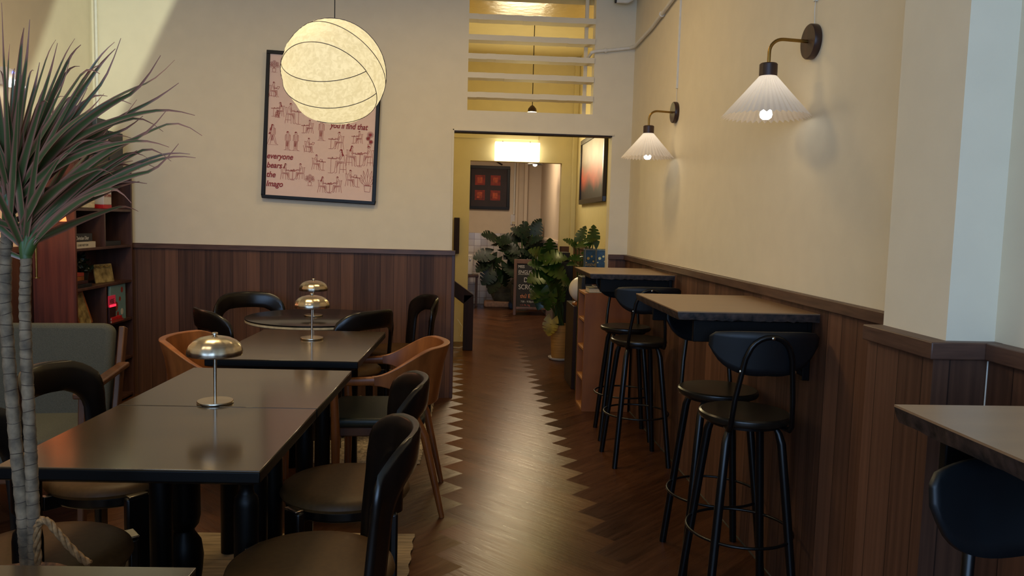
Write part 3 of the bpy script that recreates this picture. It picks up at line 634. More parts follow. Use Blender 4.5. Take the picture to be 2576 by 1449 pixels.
# ================================================================== CHAIRS
def make_bentwood(label):             # front looks along +y, origin under the seat centre
    t = thing('bentwood_chair', label, 'chair', (0, 0, 0), 0, 'black bentwood chairs')
    HW, DZ = .225, .05
    def bow(s, z): return -(.150+.105*math.cos(min(1, abs(s)/.24)*PI/2)**.8)-.09*max(0, z-.5)
    path = [(-HW, .44), (-HW, .52), (-HW, .60), (-HW, .67)]
    path += [(-HW+.115-.115*math.cos(a), .695+.115*math.sin(a)) for a in [PI/2*k/9 for k in range(10)]]
    path += [(s, .810+.004*math.cos(s*12)) for s in (-.07, -.035, 0, .035, .07)]
    path += [(HW-.115+.115*math.sin(a), .695+.115*math.cos(a)) for a in [PI/2*k/9 for k in range(10)]]+[(HW, .67), (HW, .60), (HW, .52), (HW, .44)]
    K = len(path); vs = []; fs = []; m_ = 12; S = rrect(1, 1, .55, 2)
    for i, (s, z) in enumerate(path):
        p0 = path[max(0, i-1)]; p1 = path[min(K-1, i+1)]; tx, tz = p1[0]-p0[0], p1[1]-p0[1]; l_ = math.hypot(tx, tz); nx, nz = -tz/l_, tx/l_
        f = math.sin(PI*i/(K-1)); wd = .031+.027*max(0, min(1, (f-.3)*2)); th = .0145
        for (a, c) in S:
            ss, zz = s+nx*a*wd, z+nz*a*wd
            vs.append((ss, bow(ss, zz)+c*th, zz))
    m_ = len(S); fs = [(i*m_+j, i*m_+(j+1) % m_, (i+1)*m_+(j+1) % m_, (i+1)*m_+j) for i in range(K-1) for j in range(m_)]+[tuple(range(m_))[::-1], tuple((K-1)*m_+j for j in range(m_))]
    obj('backrest', MB().add(vs, fs), 'ply', t, ang=60)
    y0 = bow(HW, .44)
    for sx in (-1, 1):
        obj('leg', MB().mm((sx*HW-.031, y0-.0145, 0), (sx*HW+.031, y0+.0145, .45)), 'ply', t, bevel=.008)
        M = Matrix.Translation((sx*.185, .165, 0)) @ Matrix.Rotation(-sx*math.radians(38), 4, 'Z')
        obj('leg', MB().mm((-.042, -.016, 0), (.042, .016, .452), M), 'ply', t, bevel=.008)
        obj('bracket', MB().mm((-.034, -.014, .452), (.034, .018, .458), M), 'steel', t, bevel=.002)
    q = MB(); q.lathe([(.12, .405), (.205, .405), (.212, .412), (.212, .442), (.12, .442)], 40)
    q.bar((-.21, -.15, .425), (.185, .16, .425), .03, .05); q.bar((.21, -.15, .425), (-.185, .16, .425), .03, .05)
    obj('seat_frame', q, 'ply', t, bevel=.003)
    obj('seat', MB().lathe([(0, .440), (.21, .440), (.228, .446), (.234, .458), (.230, .472), (.214, .484), (.17, .491), (.10, .494), (0, .495)], 56), 'leather', t)
    return t
BW = [((-.41, 2.13), 98, 'black bentwood chair with brown round seat, nearest to the camera beside the aisle'),
      ((-.415, 2.80), 97, 'black bentwood chair with brown round seat beside the aisle, just behind the nearest one'),
      ((-1.175, 2.20), -90, 'black bentwood chair with olive seat at bottom left, behind the plant stems'),
      ((-1.29, 2.92), -92, 'black bentwood chair left of the joined tables, its arched back before the grey armchair'),
      ((-1.47, 5.62), -148, 'black bentwood chair against the back wall, at the left rear of the round table'),
      ((-1.37, 4.93), -54, 'black bentwood chair at the left front of the round table'),
      ((-.755, 5.02), 52, 'black bentwood chair between the round table and the separate square table, right front'),
      ((-.48, 5.78), 112, 'black bentwood chair at the right rear of the round table, nearest the wall end')]
ch = make_bentwood(BW[0][2])
for i, ((x, y), a, lab) in enumerate(BW): place(ch, i, (x, y, 0), math.radians(a), lab)
def make_armchair(label):
    t = thing('wooden_armchair', label, 'armchair', (0, 0, 0), 0, 'teak armchairs with green seats')
    # curved shell: theta runs round the back from one arm to the other
    rows = 41; vs = []; 
    for i in range(rows):
        u = i/(rows-1)*2-1; au = abs(u); a = u*math.radians(97); sm = lambda x: x*x*(3-2*x)
        k = sm(max(0, min(1, (1-au)/.62)))
        zt = .700+.125*k; zb = .655-.125*k**1.3; R = .285
        for (z, lean) in ((zb, 0), (zb*.67+zt*.33, .33), (zb*.33+zt*.67, .67), (zt, 1)):
            for off in (-.011, .011):
                r = R+off+(lean-.3)*.045*k+(.012 if lean == 1 and off > 0 else 0)*k
                vs.append((math.sin(a)*r, -math.cos(a)*r, z))
    fs = []
    for i in range(rows-1):
        o, p = i*8, (i+1)*8
        for j in range(3):
            fs += [(o+2*j, o+2*j+2, p+2*j+2, p+2*j), (o+2*j+1, p+2*j+1, p+2*j+3, o+2*j+3)]
        fs += [(o, p, p+1, o+1), (o+6, o+7, p+7, p+6)]
    fs += [(0, 1, 3, 2), (2, 3, 5, 4), (4, 5, 7, 6)]; e = (rows-1)*8; fs += [(e, e+2, e+3, e+1), (e+2, e+4, e+5, e+3), (e+4, e+6, e+7, e+5)]
    obj('backrest_shell', MB().add(vs, fs), 'teak', t, ang=50, bevel=.004)
    for sx in (-1, 1):
        xa = .283
        obj('armrest', MB().tube([(sx*xa, .02, .678), (sx*xa, .1, .675), (sx*xa, .2, .672), (sx*(xa-.004), .315, .668), (sx*(xa-.02), .33, .664)], 1, sec=lambda u: rrect(.017, .021-.006*u, .010, 2), upv=(0, 0, 1)), 'teak', t, ang=50)
        obj('leg', MB().tube([(sx*.268, .20, 0), (sx*.272, .20, .40), (sx*.280, .21, .66)], [.014, .022, .017], 14), 'teak', t)
        obj('leg', MB().tube([(sx*.255, -.31, 0), (sx*.25, -.22, .40), (sx*.262, -.10, .655)], [.013, .021, .015], 14), 'teak', t)
    q = MB(); q.mm((-.235, -.20, .395), (.235, .22, .44)); obj('seat_frame', q, 'armwood', t, bevel=.006)
    obj('seat', MB().prism(rrect(.25, .235, .06, 6), .045, Matrix.Translation((0, .015, .442))), 'greenl', t, bevel=.018, seg=4)
    return t
ac = make_armchair('orange teak armchair with a dark green seat on the aisle side of the tables')
ac.location = (-.40, 3.93, 0); ac.rotation_euler = (0, 0, math.radians(92))
place(ac, 1, (-1.17, 3.98, 0), math.radians(-93), 'orange teak armchair on the wall side, left of the nearest dome lamp')
# grey lounge armchair at the far left
t = thing('lounge_armchair', 'grey upholstered lounge armchair with walnut arms in front of the shelving', 'armchair', (-2.11, 3.85, 0), math.radians(6))
M = Matrix.Translation((0, .16, .325)) @ Matrix.Rotation(math.radians(-13), 4, 'X')
obj('back_cushion', MB().prism(rrect(.335, .27, .05, 5), .10, M @ Matrix.Translation((0, 0, .27)) @ Matrix.Rotation(PI/2, 4, 'X')), 'greyfab', t, bevel=.03, seg=4, ang=60)
obj('seat_cushion', MB().prism(rrect(.33, .30, .05, 5), .13, Matrix.Translation((0, -.12, .30))), 'greyfab', t, bevel=.03, seg=4)
obj('seat_frame', MB().mm((-.34, -.42, .235), (.34, .20, .298)), 'armwood', t, bevel=.008)
for sx in (-1, 1):
    obj('armrest', MB().bar((sx*.385, -.42, .625), (sx*.385, .20, .655), .055, .028), 'armwood', t, bevel=.008)
    obj('leg', MB().bar((sx*.365, -.36, 0), (sx*.375, -.34, .615), .03, .045), 'armwood', t, bevel=.006)
    obj('leg', MB().bar((sx*.36, .34, 0), (sx*.36, .10, .34), .03, .05), 'armwood', t, bevel=.006)
    obj('back_post', MB().bar((sx*.362, .08, .25), (sx*.362, .27, .84), .03, .06), 'armwood', t, bevel=.006)
# ================================================================== BAR TABLES AND STOOLS
def bar_table(label, y0, y1, proto=None, z=1.14):
    t = thing('bar_table', label, 'bar table', (XR, (y0+y1)/2, 0), 0, 'bar tables on the right wall'); h = (y1-y0)/2; W = .53
    obj('tabletop', MB().prism([(-W, -h), (0, -h), (0, h), (-W, h)], .004, Matrix.Translation((0, 0, z-.004))), 'bartop', t)
    n = 30; q = MB(); o_, i_ = [], []
    def edge(p, d):
        return (p[0]+d[0], p[1]+d[1])
    per = [(-W, -h+2*h*k/n) for k in range(n)]+[(-W+W*k/n, h) for k in range(n+1)]; per2 = [(0, -h+0*k) for k in (0,)]
    ring = [(-W+W*k/n, -h) for k in range(n, 0, -1)]+[(-W, -h+2*h*k/n) for k in range(n)]+[(-W+W*k/n, h) for k in range(n+1)]
    vs = []
    for (x, y) in ring:
        j = random.uniform(-.003, .003); sx_ = .012 if x < -W+.001 else 0
        vs += [(x, y, z-.004), (x+j+sx_*.3, y+(j if sx_ == 0 else 0), z-.018), (x+.006+j+sx_*.3, y*.995, z-.032-j)]
    k_ = len(ring); fs = [(i*3+j, (i+1)*3+j, (i+1)*3+j+1, i*3+j+1) for i in range(k_-1) for j in range(2)]+[tuple(i*3+2 for i in range(k_)), tuple(i*3 for i in range(k_))[::-1]]
    obj('rough_edge', MB().add(vs, fs), 'rawedge', t, ang=30)
    for sy in (-1, 1):
        yy = sy*(h-.07)
        obj('bracket', MB().mm((-.028, yy-.014, z-.26), (-.001, yy+.014, z-.034)).mm((-W+.12, yy-.014, z-.058), (-.028, yy+.014, z-.034)).bar((-.014, yy, z-.24), (-W+.16, yy, z-.05), .02, .02), 'barblack', t, bevel=.003)
    for ya in (-h+.03, h-.05): obj('apron', MB().mm((-W+.07, ya, z-.115), (-.03, ya+.02, z-.034)), 'blackrough', t, bevel=.003)
    return t
bar_table('wall mounted bar table in the middle of the right wall, above two stools', 2.748, 3.438)
bar_table('wall mounted bar table farthest along the right wall, next to the low shelf', 4.72, 5.40)
bar_table('wall mounted bar table cut off by the right edge of the picture', .64, 1.325)
def make_stool(label):                # sitter looks along +y
    t = thing('bar_stool', label, 'bar stool', (0, 0, 0), 0, 'black bar stools')
    obj('seat', MB().lathe([(0, .725), (.150, .725), (.166, .731), (.171, .741), (.169, .752), (.162, .757), (.13, .754), (.06, .750), (0, .749)], 48), 'barseat', t)
    obj('seat_ring', MB().lathe([(.11, .712), (.135, .712), (.137, .725), (.11, .725)], 36), 'barblack', t)
    for sx in (-1, 1):
        for sy in (-1, 1):
            obj('leg', MB().tube([(sx*.165, sy*.17, 0), (sx*.125, sy*.128, .44), (sx*.104, sy*.106, .66), (sx*.095, sy*.097, .695), (sx*.085, sy*.088, .716)], [.0155, .0165, .0165, .014, .010], 14), 'barblack', t)
    obj('footrest_ring', MB().tube([(.196*math.cos(a), .198*math.sin(a), .30) for a in [2*PI*k/64 for k in range(64)]], .0058, 10, closed=True), 'barblack', t)
    up_ = [(-.105, -.10, .722), (-.112, -.15, .722), (-.112, -.166, .74)]
    top = [(-.105, -.178, .84), (-.084, -.203, .99)]+[(-.078*math.cos(a), -.206-.01*math.sin(a), .995+.075*math.sin(a)) for a in [PI*k/12 for k in range(1, 12)]]+[(.084, -.203, .99), (.105, -.178, .84)]
    obj('back_tube', MB().tube(up_+top+[(.112, -.166, .74), (.112, -.15, .722), (.105, -.10, .722)], .0098, 12), 'barblack', t)
    # half-moon back, curved in plan
    def edge_pts():
        P = []
        for k in range(25):
            u = -1+2*k/24; P.append((u, 1.088-.012*abs(u)**3, 1.088-.158*math.sqrt(max(0, 1-abs(u)**2.3))-.028*abs(u)**6*0-.02*abs(u)))
        return P
    vs = []; nr = 7
    for (u, zt, zb) in edge_pts():
        x = .198*u
        if abs(u) == 1: zb = zt-.045; zt -= .012
        for j in range(nr):
            f = j/(nr-1); z = zb+(zt-zb)*f; y = -.192+.062*u*u-(z-.95)*.16
            vs += [(x, y, z)]
    q = MB().add(vs, [(i*nr+j, (i+1)*nr+j, (i+1)*nr+j+1, i*nr+j+1) for i in range(24) for j in range(nr-1)])
    obj('backrest', q, 'barback', t, solid=.011, ang=60)
    for (x, y, z) in ((0, -.232, 1.068), (-.097, -.197, .945), (.097, -.197, .945)):
        obj('rivet', MB().lathe([(0, 0), (.006, 0), (.006, .003), (.003, .005), (0, .005)], 12, (x, y, z), M=Matrix.Rotation(PI/2, 4, 'X')), 'steel', t)
    return t
ST = [((1.075, 2.83), 0, 'black bar stool nearest in the aisle, blue black half moon back with three rivets'),
      ((1.105, 3.235), 180, 'black bar stool tucked under the middle bar table, behind the nearest stool'),
      ((1.075, 4.63), 3, 'black bar stool in front of the far bar table, its rounded back toward the camera'),
      ((1.11, 5.19), 176, 'black bar stool beneath the far bar table, facing the camera beside the low shelf'),
      ((.93, .98), 183, 'black bar stool cut off by the right edge, under the nearest bar table')]
s0 = make_stool(ST[0][2])
for i, ((x, y), a, lab) in enumerate(ST): place(s0, i, (x, y, 0), math.radians(a), lab)

for lx, ly, w_, lb in ((-1.9, 1.5, .64, 'flat square ceiling lamp above the nearest left tables'), (-1.4, 3.8, .64, 'flat square ceiling lamp above the separate square table'), (.0, 4.7, .54, 'smaller flat square ceiling lamp above the aisle')):
    t = thing('ceiling_lamp', lb, 'ceiling lamp', (lx, ly, 3.31), 0, 'flat ceiling lamps above the picture')  # bodies for the added ceiling lights, out of frame
    obj('housing', frame_box(w_, w_, .02, .02), 'white', t, rot=(PI/2, 0, 0)); obj('backing', MB().mm((-w_/2, -w_/2, .0), (w_/2, w_/2, Z1-3.31)), 'white', t)
# ================================================================== RUGS
def ribrug():
    x0, x1, y0, y1 = -1.95, -.20, .9, 3.47; q = MB(); n = 150; vs = []
    for i in range(n+1):
        y = y0+(y1-y0)*i/n
        for k in range(15):
            x = x0+(x1-x0)*k/14; vs.append((x+.004*math.sin(i*.9), y+.008*math.sin(k*1.3), .008+.003*(i % 2)))
    q.add(vs, [(i*15+k, i*15+k+1, (i+1)*15+k+1, (i+1)*15+k) for i in range(n) for k in range(14)])
    o = obj('ribbed_rug', q, 'rugA', ang=20); tag(o, 'cream rug with fine ribs lying under the nearest tables', 'rug')
ribrug()
def shagrug():
    q = MB(); x0, x1, y0, y1 = -1.75, -.215, 4.50, 6.19; nx, ny = 90, 100; vs = []
    for i in range(ny+1):
        for k in range(nx+1):
            ed = min(i, ny-i, k, nx-k); z = .004 if ed == 0 else .012+random.uniform(0, .014)
            vs.append((x0+(x1-x0)*k/nx+random.uniform(-.006, .006)-(.03 if i < 50 and k == nx else 0), y0+(y1-y0)*i/ny+random.uniform(-.006, .006), z))
    m_ = nx+1; q.add(vs, [(i*m_+k, i*m_+k+1, (i+1)*m_+k+1, (i+1)*m_+k) for i in range(ny) for k in range(nx)])
    o = obj('shag_rug', q, 'shag', ang=80); tag(o, 'cream long pile rug under the round table and back chairs', 'rug')
shagrug()
# ================================================================== BOOKCASE
BX, BY0, BY1 = -2.56, 5.28, 6.17
t = thing('bookcase', 'tall walnut bookcase with a red brown side panel in the far left corner', 'bookcase', (-2.71, 5.72, 0)); o = Vector((-2.71, 5.72, 0))
obj('side_panel', MB().mm((XL+.035-o.x, BY0-o.y, .0), (BX-o.x, BY0+.022-o.y, 1.745)), 'redwood', t, bevel=.0015)['label'] = 'red brown near side panel'
obj('side_panel', MB().mm((XL+.035-o.x, BY1-.022-o.y, .0), (BX-o.x, BY1-o.y, 1.745)), 'case', t, bevel=.0015)
obj('top_panel', MB().mm((XL+.035-o.x, BY0+.022-o.y, 1.723), (BX-o.x, BY1-.022-o.y, 1.745)), 'case', t, bevel=.0015)
obj('back_panel', MB().mm((XL+.035-o.x, BY0+.022-o.y, .04), (XL+.045-o.x, BY1-.022-o.y, 1.723)), 'case', t)
SZ = [.04, .33, .628, .918, 1.188, 1.457]
for z in SZ: obj('shelf', MB().mm((XL+.045-o.x, BY0+.022-o.y, z-.018), (BX-.002-o.x, BY1-.022-o.y, z)), 'case', t, bevel=.0015)
for z0, z1 in ((1.188, 1.439), (.628, .90)): obj('divider', MB().mm((XL+.045-o.x, -.008, z0), (BX-.004-o.x, .010, z1)), 'case', t, bevel=.001)
def simple(name, mb, m, label, cat, group=None, **k):
    return tag(obj(name, mb, m, **k), label, cat, group)
def book(name, label, lo, hi, m, group=None, spine='x', cat='book'):   # closed book lying or standing; paper block inside a cover
    c = [(a+b_)/2 for a, b_ in zip(lo, hi)]; t = thing(name, label, cat, (c[0], c[1], lo[2]), 0, group)
    L = [lo[0]-c[0], lo[1]-c[1], 0]; Hh = [hi[0]-c[0], hi[1]-c[1], hi[2]-lo[2]]; th = .003
    flat = (Hh[2]) <= min(Hh[0]-L[0], Hh[1]-L[1])
    if flat:
        obj('cover', MB().mm((L[0], L[1], 0), (Hh[0], Hh[1], th)).mm((L[0], L[1], Hh[2]-th), Hh).mm((Hh[0]-th, L[1], th), (Hh[0], Hh[1], Hh[2]-th)), m, t, bevel=.001)
        obj('pages', MB().mm((L[0]+.004, L[1]+.004, th), (Hh[0]-th, Hh[1]-.004, Hh[2]-th)), 'paper', t)
    else:
        obj('cover', MB().mm((L[0], L[1], 0), (Hh[0], L[1]+th, Hh[2])).mm((L[0], Hh[1]-th, 0), Hh).mm((Hh[0]-th, L[1]+th, 0), (Hh[0], Hh[1]-th, Hh[2])), m, t, bevel=.001)
        obj('pages', MB().mm((L[0]+.004, L[1]+th, .003), (Hh[0]-th, Hh[1]-th, Hh[2]-.003)), 'paper', t)
    return t
def spineY(px, z=1.3): return atX(px, 600, BX-.01).y
RY = (PI/2, 0, PI/2)                   # lettering that faces the aisle, reading away from the camera
g = 'books and boxes in the tall bookcase'
tb = book('book', 'black spined book with white lettering, lying on the white one', (-2.80, 5.31, 1.232), (-2.575, 5.55, 1.286), 'blackbook', g); text('spine_lettering', 'Christian Dior', .036, 'chalkw', tb, (.1128, -.112, .012), RY, sx=.86)
tb = book('book', 'white spined book with dark lettering at the bottom of the upper left stack', (-2.80, 5.305, 1.188), (-2.565, 5.575, 1.230), 'whitebook', g); text('spine_lettering', 'LOUIS VUITTON', .02, 'blackbook', tb, (.1178, -.118, .014), RY)
tb = book('book', 'tall white book standing upright behind the two lying books', (-2.80, 5.31, 1.288), (-2.60, 5.385, 1.425), 'whitebook', g); text('spine_lettering', '\u25a0\u25a0\u25a0', .016, 'ink', tb, (.1005, -.022, .05), RY)
book('book', 'black book lying in the upper right compartment', (-2.80, 5.76, 1.188), (-2.59, 6.03, 1.222), 'charcoal', g)
simple('small_box', MB().mm((-2.66, 5.745, 1.223), (-2.60, 5.80, 1.262)), 'teak', 'small orange box lying on the black book', 'box', bevel=.003)
tb = thing('drink_carton', 'white carton with red top and red lettering on the top shelf', 'carton', (-2.612, 5.80, 1.457))
obj('body', MB().mm((-.035, -.062, .028), (.035, .062, .158)), 'white', tb, bevel=.006)
obj('lid_band', MB().mm((-.0355, -.0625, .158), (.0355, .0625, .19)), 'red', tb, bevel=.006); obj('base_band', MB().mm((-.0355, -.0625, 0), (.0355, .0625, .03)), 'red', tb, bevel=.004)
text('lettering', 'UPTOWN', .03, 'ink', tb, (.0358, -.056, .085), RY, sx=.8)
simple('storage_box', MB().mm((-2.79, 5.90, 1.457), (-2.66, 6.0, 1.62)), 'darkgrey', 'dark patterned box standing behind the red and white carton', 'box', bevel=.004)
simple('lidded_dish', MB().lathe([(0, 0), (.062, 0), (.07, .006), (.07, .038), (.072, .04), (.068, .066), (.05, .078), (0, .08)], 32, (-2.645, 5.58, 1.457)), 'cream', 'cream lidded dish on the top shelf left of the carton', 'dish')
tb = thing('toy_camera', 'small white camera like object at the left end of the top shelf', 'camera', (-2.63, 5.40, 1.457)); obj('body', MB().mm((-.02, -.045, 0), (.02, .045, .05)), 'darkgrey', tb, bevel=.005); obj('lens', MB().lathe([(0, 0), (.018, 0), (.018, .025), (0, .025)], 20, (.02, .01, .025), M=Matrix.Rotation(PI/2, 4, 'Y')), 'white', tb); obj('button', MB().lathe([(0, .05), (.009, .05), (.009, .066), (0, .066)], 14, (0, -.025, 0)), 'white', tb)
# middle shelf
t0 = book('book', 'orange red book on top of the low stack in the middle compartment', (-2.80, 5.31, .995), (-2.60, 5.475, 1.018), 'redbook', 'books in the low stack')
book('book', 'brown orange book under the red one in the low stack', (-2.80, 5.31, .965), (-2.60, 5.475, .993), 'teak', 'books in the low stack')
book('book', 'dark book in the low stack, second from the shelf', (-2.80, 5.31, .943), (-2.585, 5.50, .963), 'darkbook', 'books in the low stack')
book('book', 'black book at the very bottom of the low stack', (-2.80, 5.305, .918), (-2.575, 5.53, .941), 'charcoal', 'books in the low stack')
def small_plant(name, label, c, rad, h, m, n, seed, leafr=.03, pot=None, potc=None):
    rd = random.Random(seed); t = thing(name, label, 'plant', c); q = MB()
    for k in range(n):
        th, ph = rd.uniform(0, 2*PI), rd.uniform(.1, 1.3); r = rad*rd.uniform(.5, 1)
        p = Vector((r*math.cos(th)*math.sin(ph), r*math.sin(th)*math.sin(ph), h*.3+h*.7*math.cos(ph)*rd.uniform(.5, 1)))
        d = Vector((rd.uniform(-1, 1), rd.uniform(-1, 1), rd.uniform(-.4, .8))).normalized(); s_ = d.orthogonal().normalized(); L = leafr*rd.uniform(.7, 1.4); nn = d.cross(s_)
        q.add([p, p+d*L*.5+s_*L*.4, p+d*L+nn*L*.1, p+d*L*.5-s_*L*.4, p+d*L*.5+nn*L*.12], [(0, 1, 4), (1, 2, 4), (2, 3, 4), (3, 0, 4)])
        if k % 4 == 0: q.tube([(0, 0, .02), p*.5+Vector((0, 0, .02)), p], .0016, 5)
    obj('foliage', q, m, t, ang=20)
    if pot: obj('pot', pot, potc, t)
    return t
small_plant('shelf_plant', 'dark bushy plant in a black pot in the middle compartment', (-2.69, 5.60, .918), .10, .22, 'leafd', 130, 3, .035, MB().lathe([(0, 0), (.045, 0), (.06, .09), (.056, .09), (.05, .08), (0, .08)], 24), 'charcoal')
tb = thing('gift_card', 'gold brown folded card standing beside the bushy plant', 'card', (-2.64, 5.85, .918), math.radians(-12)); obj('card_sheet', MB().box((0, 0, .068), (.008, .20, .136), (0, math.radians(-10), 0)), 'yellowpic', tb, bevel=.001); obj('wavy_edge', MB().tube([(.006, -.08+.02*k, .12+.008*math.sin(k*2)) for k in range(9)], .003, 6), 'gold', tb)
# lower compartment
tb = thing('tilted_picture', 'yellowed framed print leaning to the left in the lower compartment', 'picture', (-2.60, 5.53, .634), math.radians(0)); tb.rotation_euler = (math.radians(22), math.radians(-6), 0)
obj('frame', MB().mm((-.012, -.10, .0), (.0, .075, .265)), 'teak', tb, bevel=.003); obj('print_sheet', MB().mm((.0, -.088, .012), (.002, .05, .25)), 'yellowpic', tb)
tb = thing('art_book', 'light blue picture book standing upright with a white round sticker', 'book', (-2.583, 5.945, .628), math.radians(2))
obj('cover', MB().mm((-.008, -.15, 0), (.008, .13, .268)), 'teal', tb, bevel=.002)
q = MB()
for (y, z, r) in ((.06, .225, .022), (-.05, .11, .035), (.02, .16, .018), (-.02, .05, .02)): q.lathe([(0, 0), (r, 0), (r, .0006), (0, .0006)], 14, (.0082, y, z), M=Matrix.Rotation(PI/2, 4, 'Y'))
obj('printed_blossom', q, 'redbook', tb); obj('round_sticker', MB().lathe([(0, 0), (.024, 0), (.024, .001), (0, .001)], 24, (.0083, .055, .06), M=Matrix.Rotation(PI/2, 4, 'Y')), 'white', tb)
tb = thing('led_sign', 'small red glowing sign standing in front of the light blue book', 'sign', (-2.562, 5.80, .628), 0)
obj('stand', MB().mm((-.006, -.052, 0), (.006, .052, .118)), 'darkbook', tb, bevel=.002); obj('glowing_panel', MB().mm((.0062, -.05, .118), (.0085, .052, .134)), 'neon', tb)
obj('screen', MB().mm((-.005, -.052, .118), (.006, .052, .20)), mat('dark_red_acrylic', (90, 16, 24), .3, emit=(.5, .02, .04), estr=.35), tb, bevel=.002); text('lettering', 'VIBE', .05, 'charcoal', tb, (.0068, -.048, .142), RY, sx=.78)
for k, (z, L) in enumerate(((.628, .19), (.649, .165))):
    book('book', ('flat red booklet at the bottom right of the lower compartment', 'flat red and white booklet lying on top of the other red one')[k], (-2.574+.004*k, 5.76, z), (-2.545, 5.76+L, z+.02), 'red' if k else 'redbook', 'red booklets beside the light blue book')
# on top of the bookcase
tb = thing('speaker_box', 'charcoal speaker box on top of the bookcase with a pale round cone', 'speaker', (-2.72, 5.60, 1.745))
obj('cabinet', MB().mm((-.11, -.14, 0), (.13, .02, .33)), 'charcoal', tb, bevel=.004); obj('cone', MB().lathe([(0, .0), (.03, .004), (.055, .012), (.06, .016), (.06, 0)], 28, (.01, -.142, .22), M=Matrix.Rotation(PI/2, 4, 'X')), 'cream', tb)
tb = thing('stacked_block', 'grey block box on top of the bookcase beside the speaker', 'box', (-2.70, 5.75, 1.745)); obj('box_body', MB().mm((-.08, -.11, 0), (.13, .06, .345)), 'darkgrey', tb, bevel=.004); obj('lid_strip', MB().mm((.131, -.10, .245), (.133, .05, .25)), 'charcoal', tb)
tb = thing('stacked_block', 'lower grey block box at the wall end of the bookcase top', 'box', (-2.70, 5.95, 1.745)); obj('box_body', MB().mm((-.08, -.12, 0), (.13, .10, .275)), 'darkgrey', tb, bevel=.004); obj('lid_strip', MB().mm((.131, -.11, .17), (.133, .09, .175)), 'charcoal', tb)
tb = thing('wooden_radio', 'brown wooden box with amber glass on the near end of the bookcase top', 'box', (-2.70, 5.38, 1.745)); obj('case', MB().mm((-.11, -.06, .17), (.10, .06, .20)).mm((-.11, -.06, 0), (-.095, .06, .17)).mm((.085, -.06, 0), (.10, .06, .17)).mm((-.095, .045, 0), (.085, .06, .17)), 'redwood', tb, bevel=.003)
for x_ in (-.05, .035): obj('amber_glass', MB().lathe([(0, .0), (.03, .0), (.034, .03), (.034, .08), (.02, .10), (0, .10)], 20, (x_, -.01, .0)), 'amber', tb)
# two white glowing spots and a blue one on a small wall box
c = atX(42, 213, XL+.09)
tb = thing('twin_spotlight', 'small white twin lamp with a blue indicator high on the left wall', 'lamp', tuple(c)); obj('housing', MB().mm((-.09, -.05, -.01), (-.03, .06, .10)), 'white', tb, bevel=.006)
for y_ in (-.03, .035): obj('lamp_head', MB().lathe([(0, -.03), (.02, -.03), (.026, .02), (.022, .026), (0, .026)], 18, (-.005, y_, -.0), M=Matrix.Rotation(PI/2, 4, 'Y')), 'bulb', tb)
obj('indicator', MB().lathe([(0, 0), (.008, 0), (.005, .006), (0, .007)], 12, (-.03, .02, .075), M=Matrix.Rotation(PI/2, 4, 'Y')), mat('blue_led', (20, 20, 255), .4, emit=(.05, .08, 1), estr=8), tb)
# orange shaded brass wall lamp
tb = thing('brass_wall_lamp', 'brass rod lamp with a glowing orange shade in front of the bookcase side', 'wall lamp', (-2.555, 4.80, 1.035))
obj('rod', MB().tube([(0, 0, 0), (0, 0, .46)], .0068, 14), 'brass', tb); obj('end_disc', MB().lathe([(0, -.004), (.02, -.004), (.02, 0), (0, 0)], 20), 'brass', tb)
obj('wall_arm', MB().tube([(0, 0, .30), (-.15, 0, .30), (-.30, 0, .30)], .006, 12), 'brass', tb); obj('wall_plate', MB().lathe([(0, 0), (.045, 0), (.045, .015), (0, .015)], 24, (-.315, 0, .30), M=Matrix.Rotation(PI/2, 4, 'Y')), 'brass', tb)
sh = MB().lathe([(.10, 0), (.095, .03), (.07, .065), (.03, .085), (.012, .09)], 36, (.07, 0, .34)); obj('shade', sh, 'orangeglass', tb, solid=.002)
obj('shade_arm', MB().tube([(0, 0, .46), (.04, 0, .465), (.07, 0, .43)], .005, 10), 'brass', tb)
light('brass_lamp_glow', 'POINT', (-.10, -.02, .25), 1.6, (1, .42, .25), .03, parent=tb)
# ================================================================== ADDED SPOTLIGHT WITH BLADES (unseen, above the picture) THAT CUTS A SLANTED PATCH INTO THE LEFT CORNER
P = Vector((-.75, 2.7, 3.25)); tgt = Vector((-2.75, 5.95, 2.65)); ax = (tgt-P).normalized(); side = ax.cross(Vector((0, 0, 1))).normalized(); vup = side.cross(ax)
def cutp(p, D):
    d = Vector(p)-P; k = D/d.dot(ax); q_ = d*k; return q_.dot(side), q_.dot(vup)
D = .40
r1, r2 = cutp((-2.248, 6.24, 3.062), D), cutp((-2.645, 6.24, 2.225), D); l1, l2 = cutp((XL, 5.722, 2.893), D), cutp((XL, 5.324, 2.255), D)
def ext(a, c, f): return (a[0]+(c[0]-a[0])*f, a[1]+(c[1]-a[1])*f)
ra, rb, la, lb = ext(r1, r2, -1.2), ext(r1, r2, 2.4), ext(l1, l2, -1.2), ext(l1, l2, 2.4)
ft = thing('framing_spotlight', 'black ceiling spotlight with shutter blades, above the tables', 'spotlight', tuple(P))
rot = Matrix((side, vup, ax)).transposed().to_4x4()
def blade(poly): return MB().prism(poly, .002, rot @ Matrix.Translation((0, 0, D)))
obj('shutter_blade', blade([ra, rb, (rb[0]+.22, rb[1]), (ra[0]+.22, ra[1])]), 'blackrough', ft)
obj('shutter_blade', blade([la, lb, (lb[0]-.22, lb[1]), (la[0]-.22, la[1])]), 'blackrough', ft)
zb = cutp((-2.8, 6.2, 1.80), D)[1]; obj('shutter_blade', MB().prism([(-.2, zb), (.2, zb), (.2, zb-.14), (-.2, zb-.14)], .002, rot @ Matrix.Translation((0, 0, D+.006))), 'blackrough', ft)
obj('stem', MB().tube([(0, 0, .05), (0, 0, Z1-P.z)], .012, 10), 'blackrough', ft)
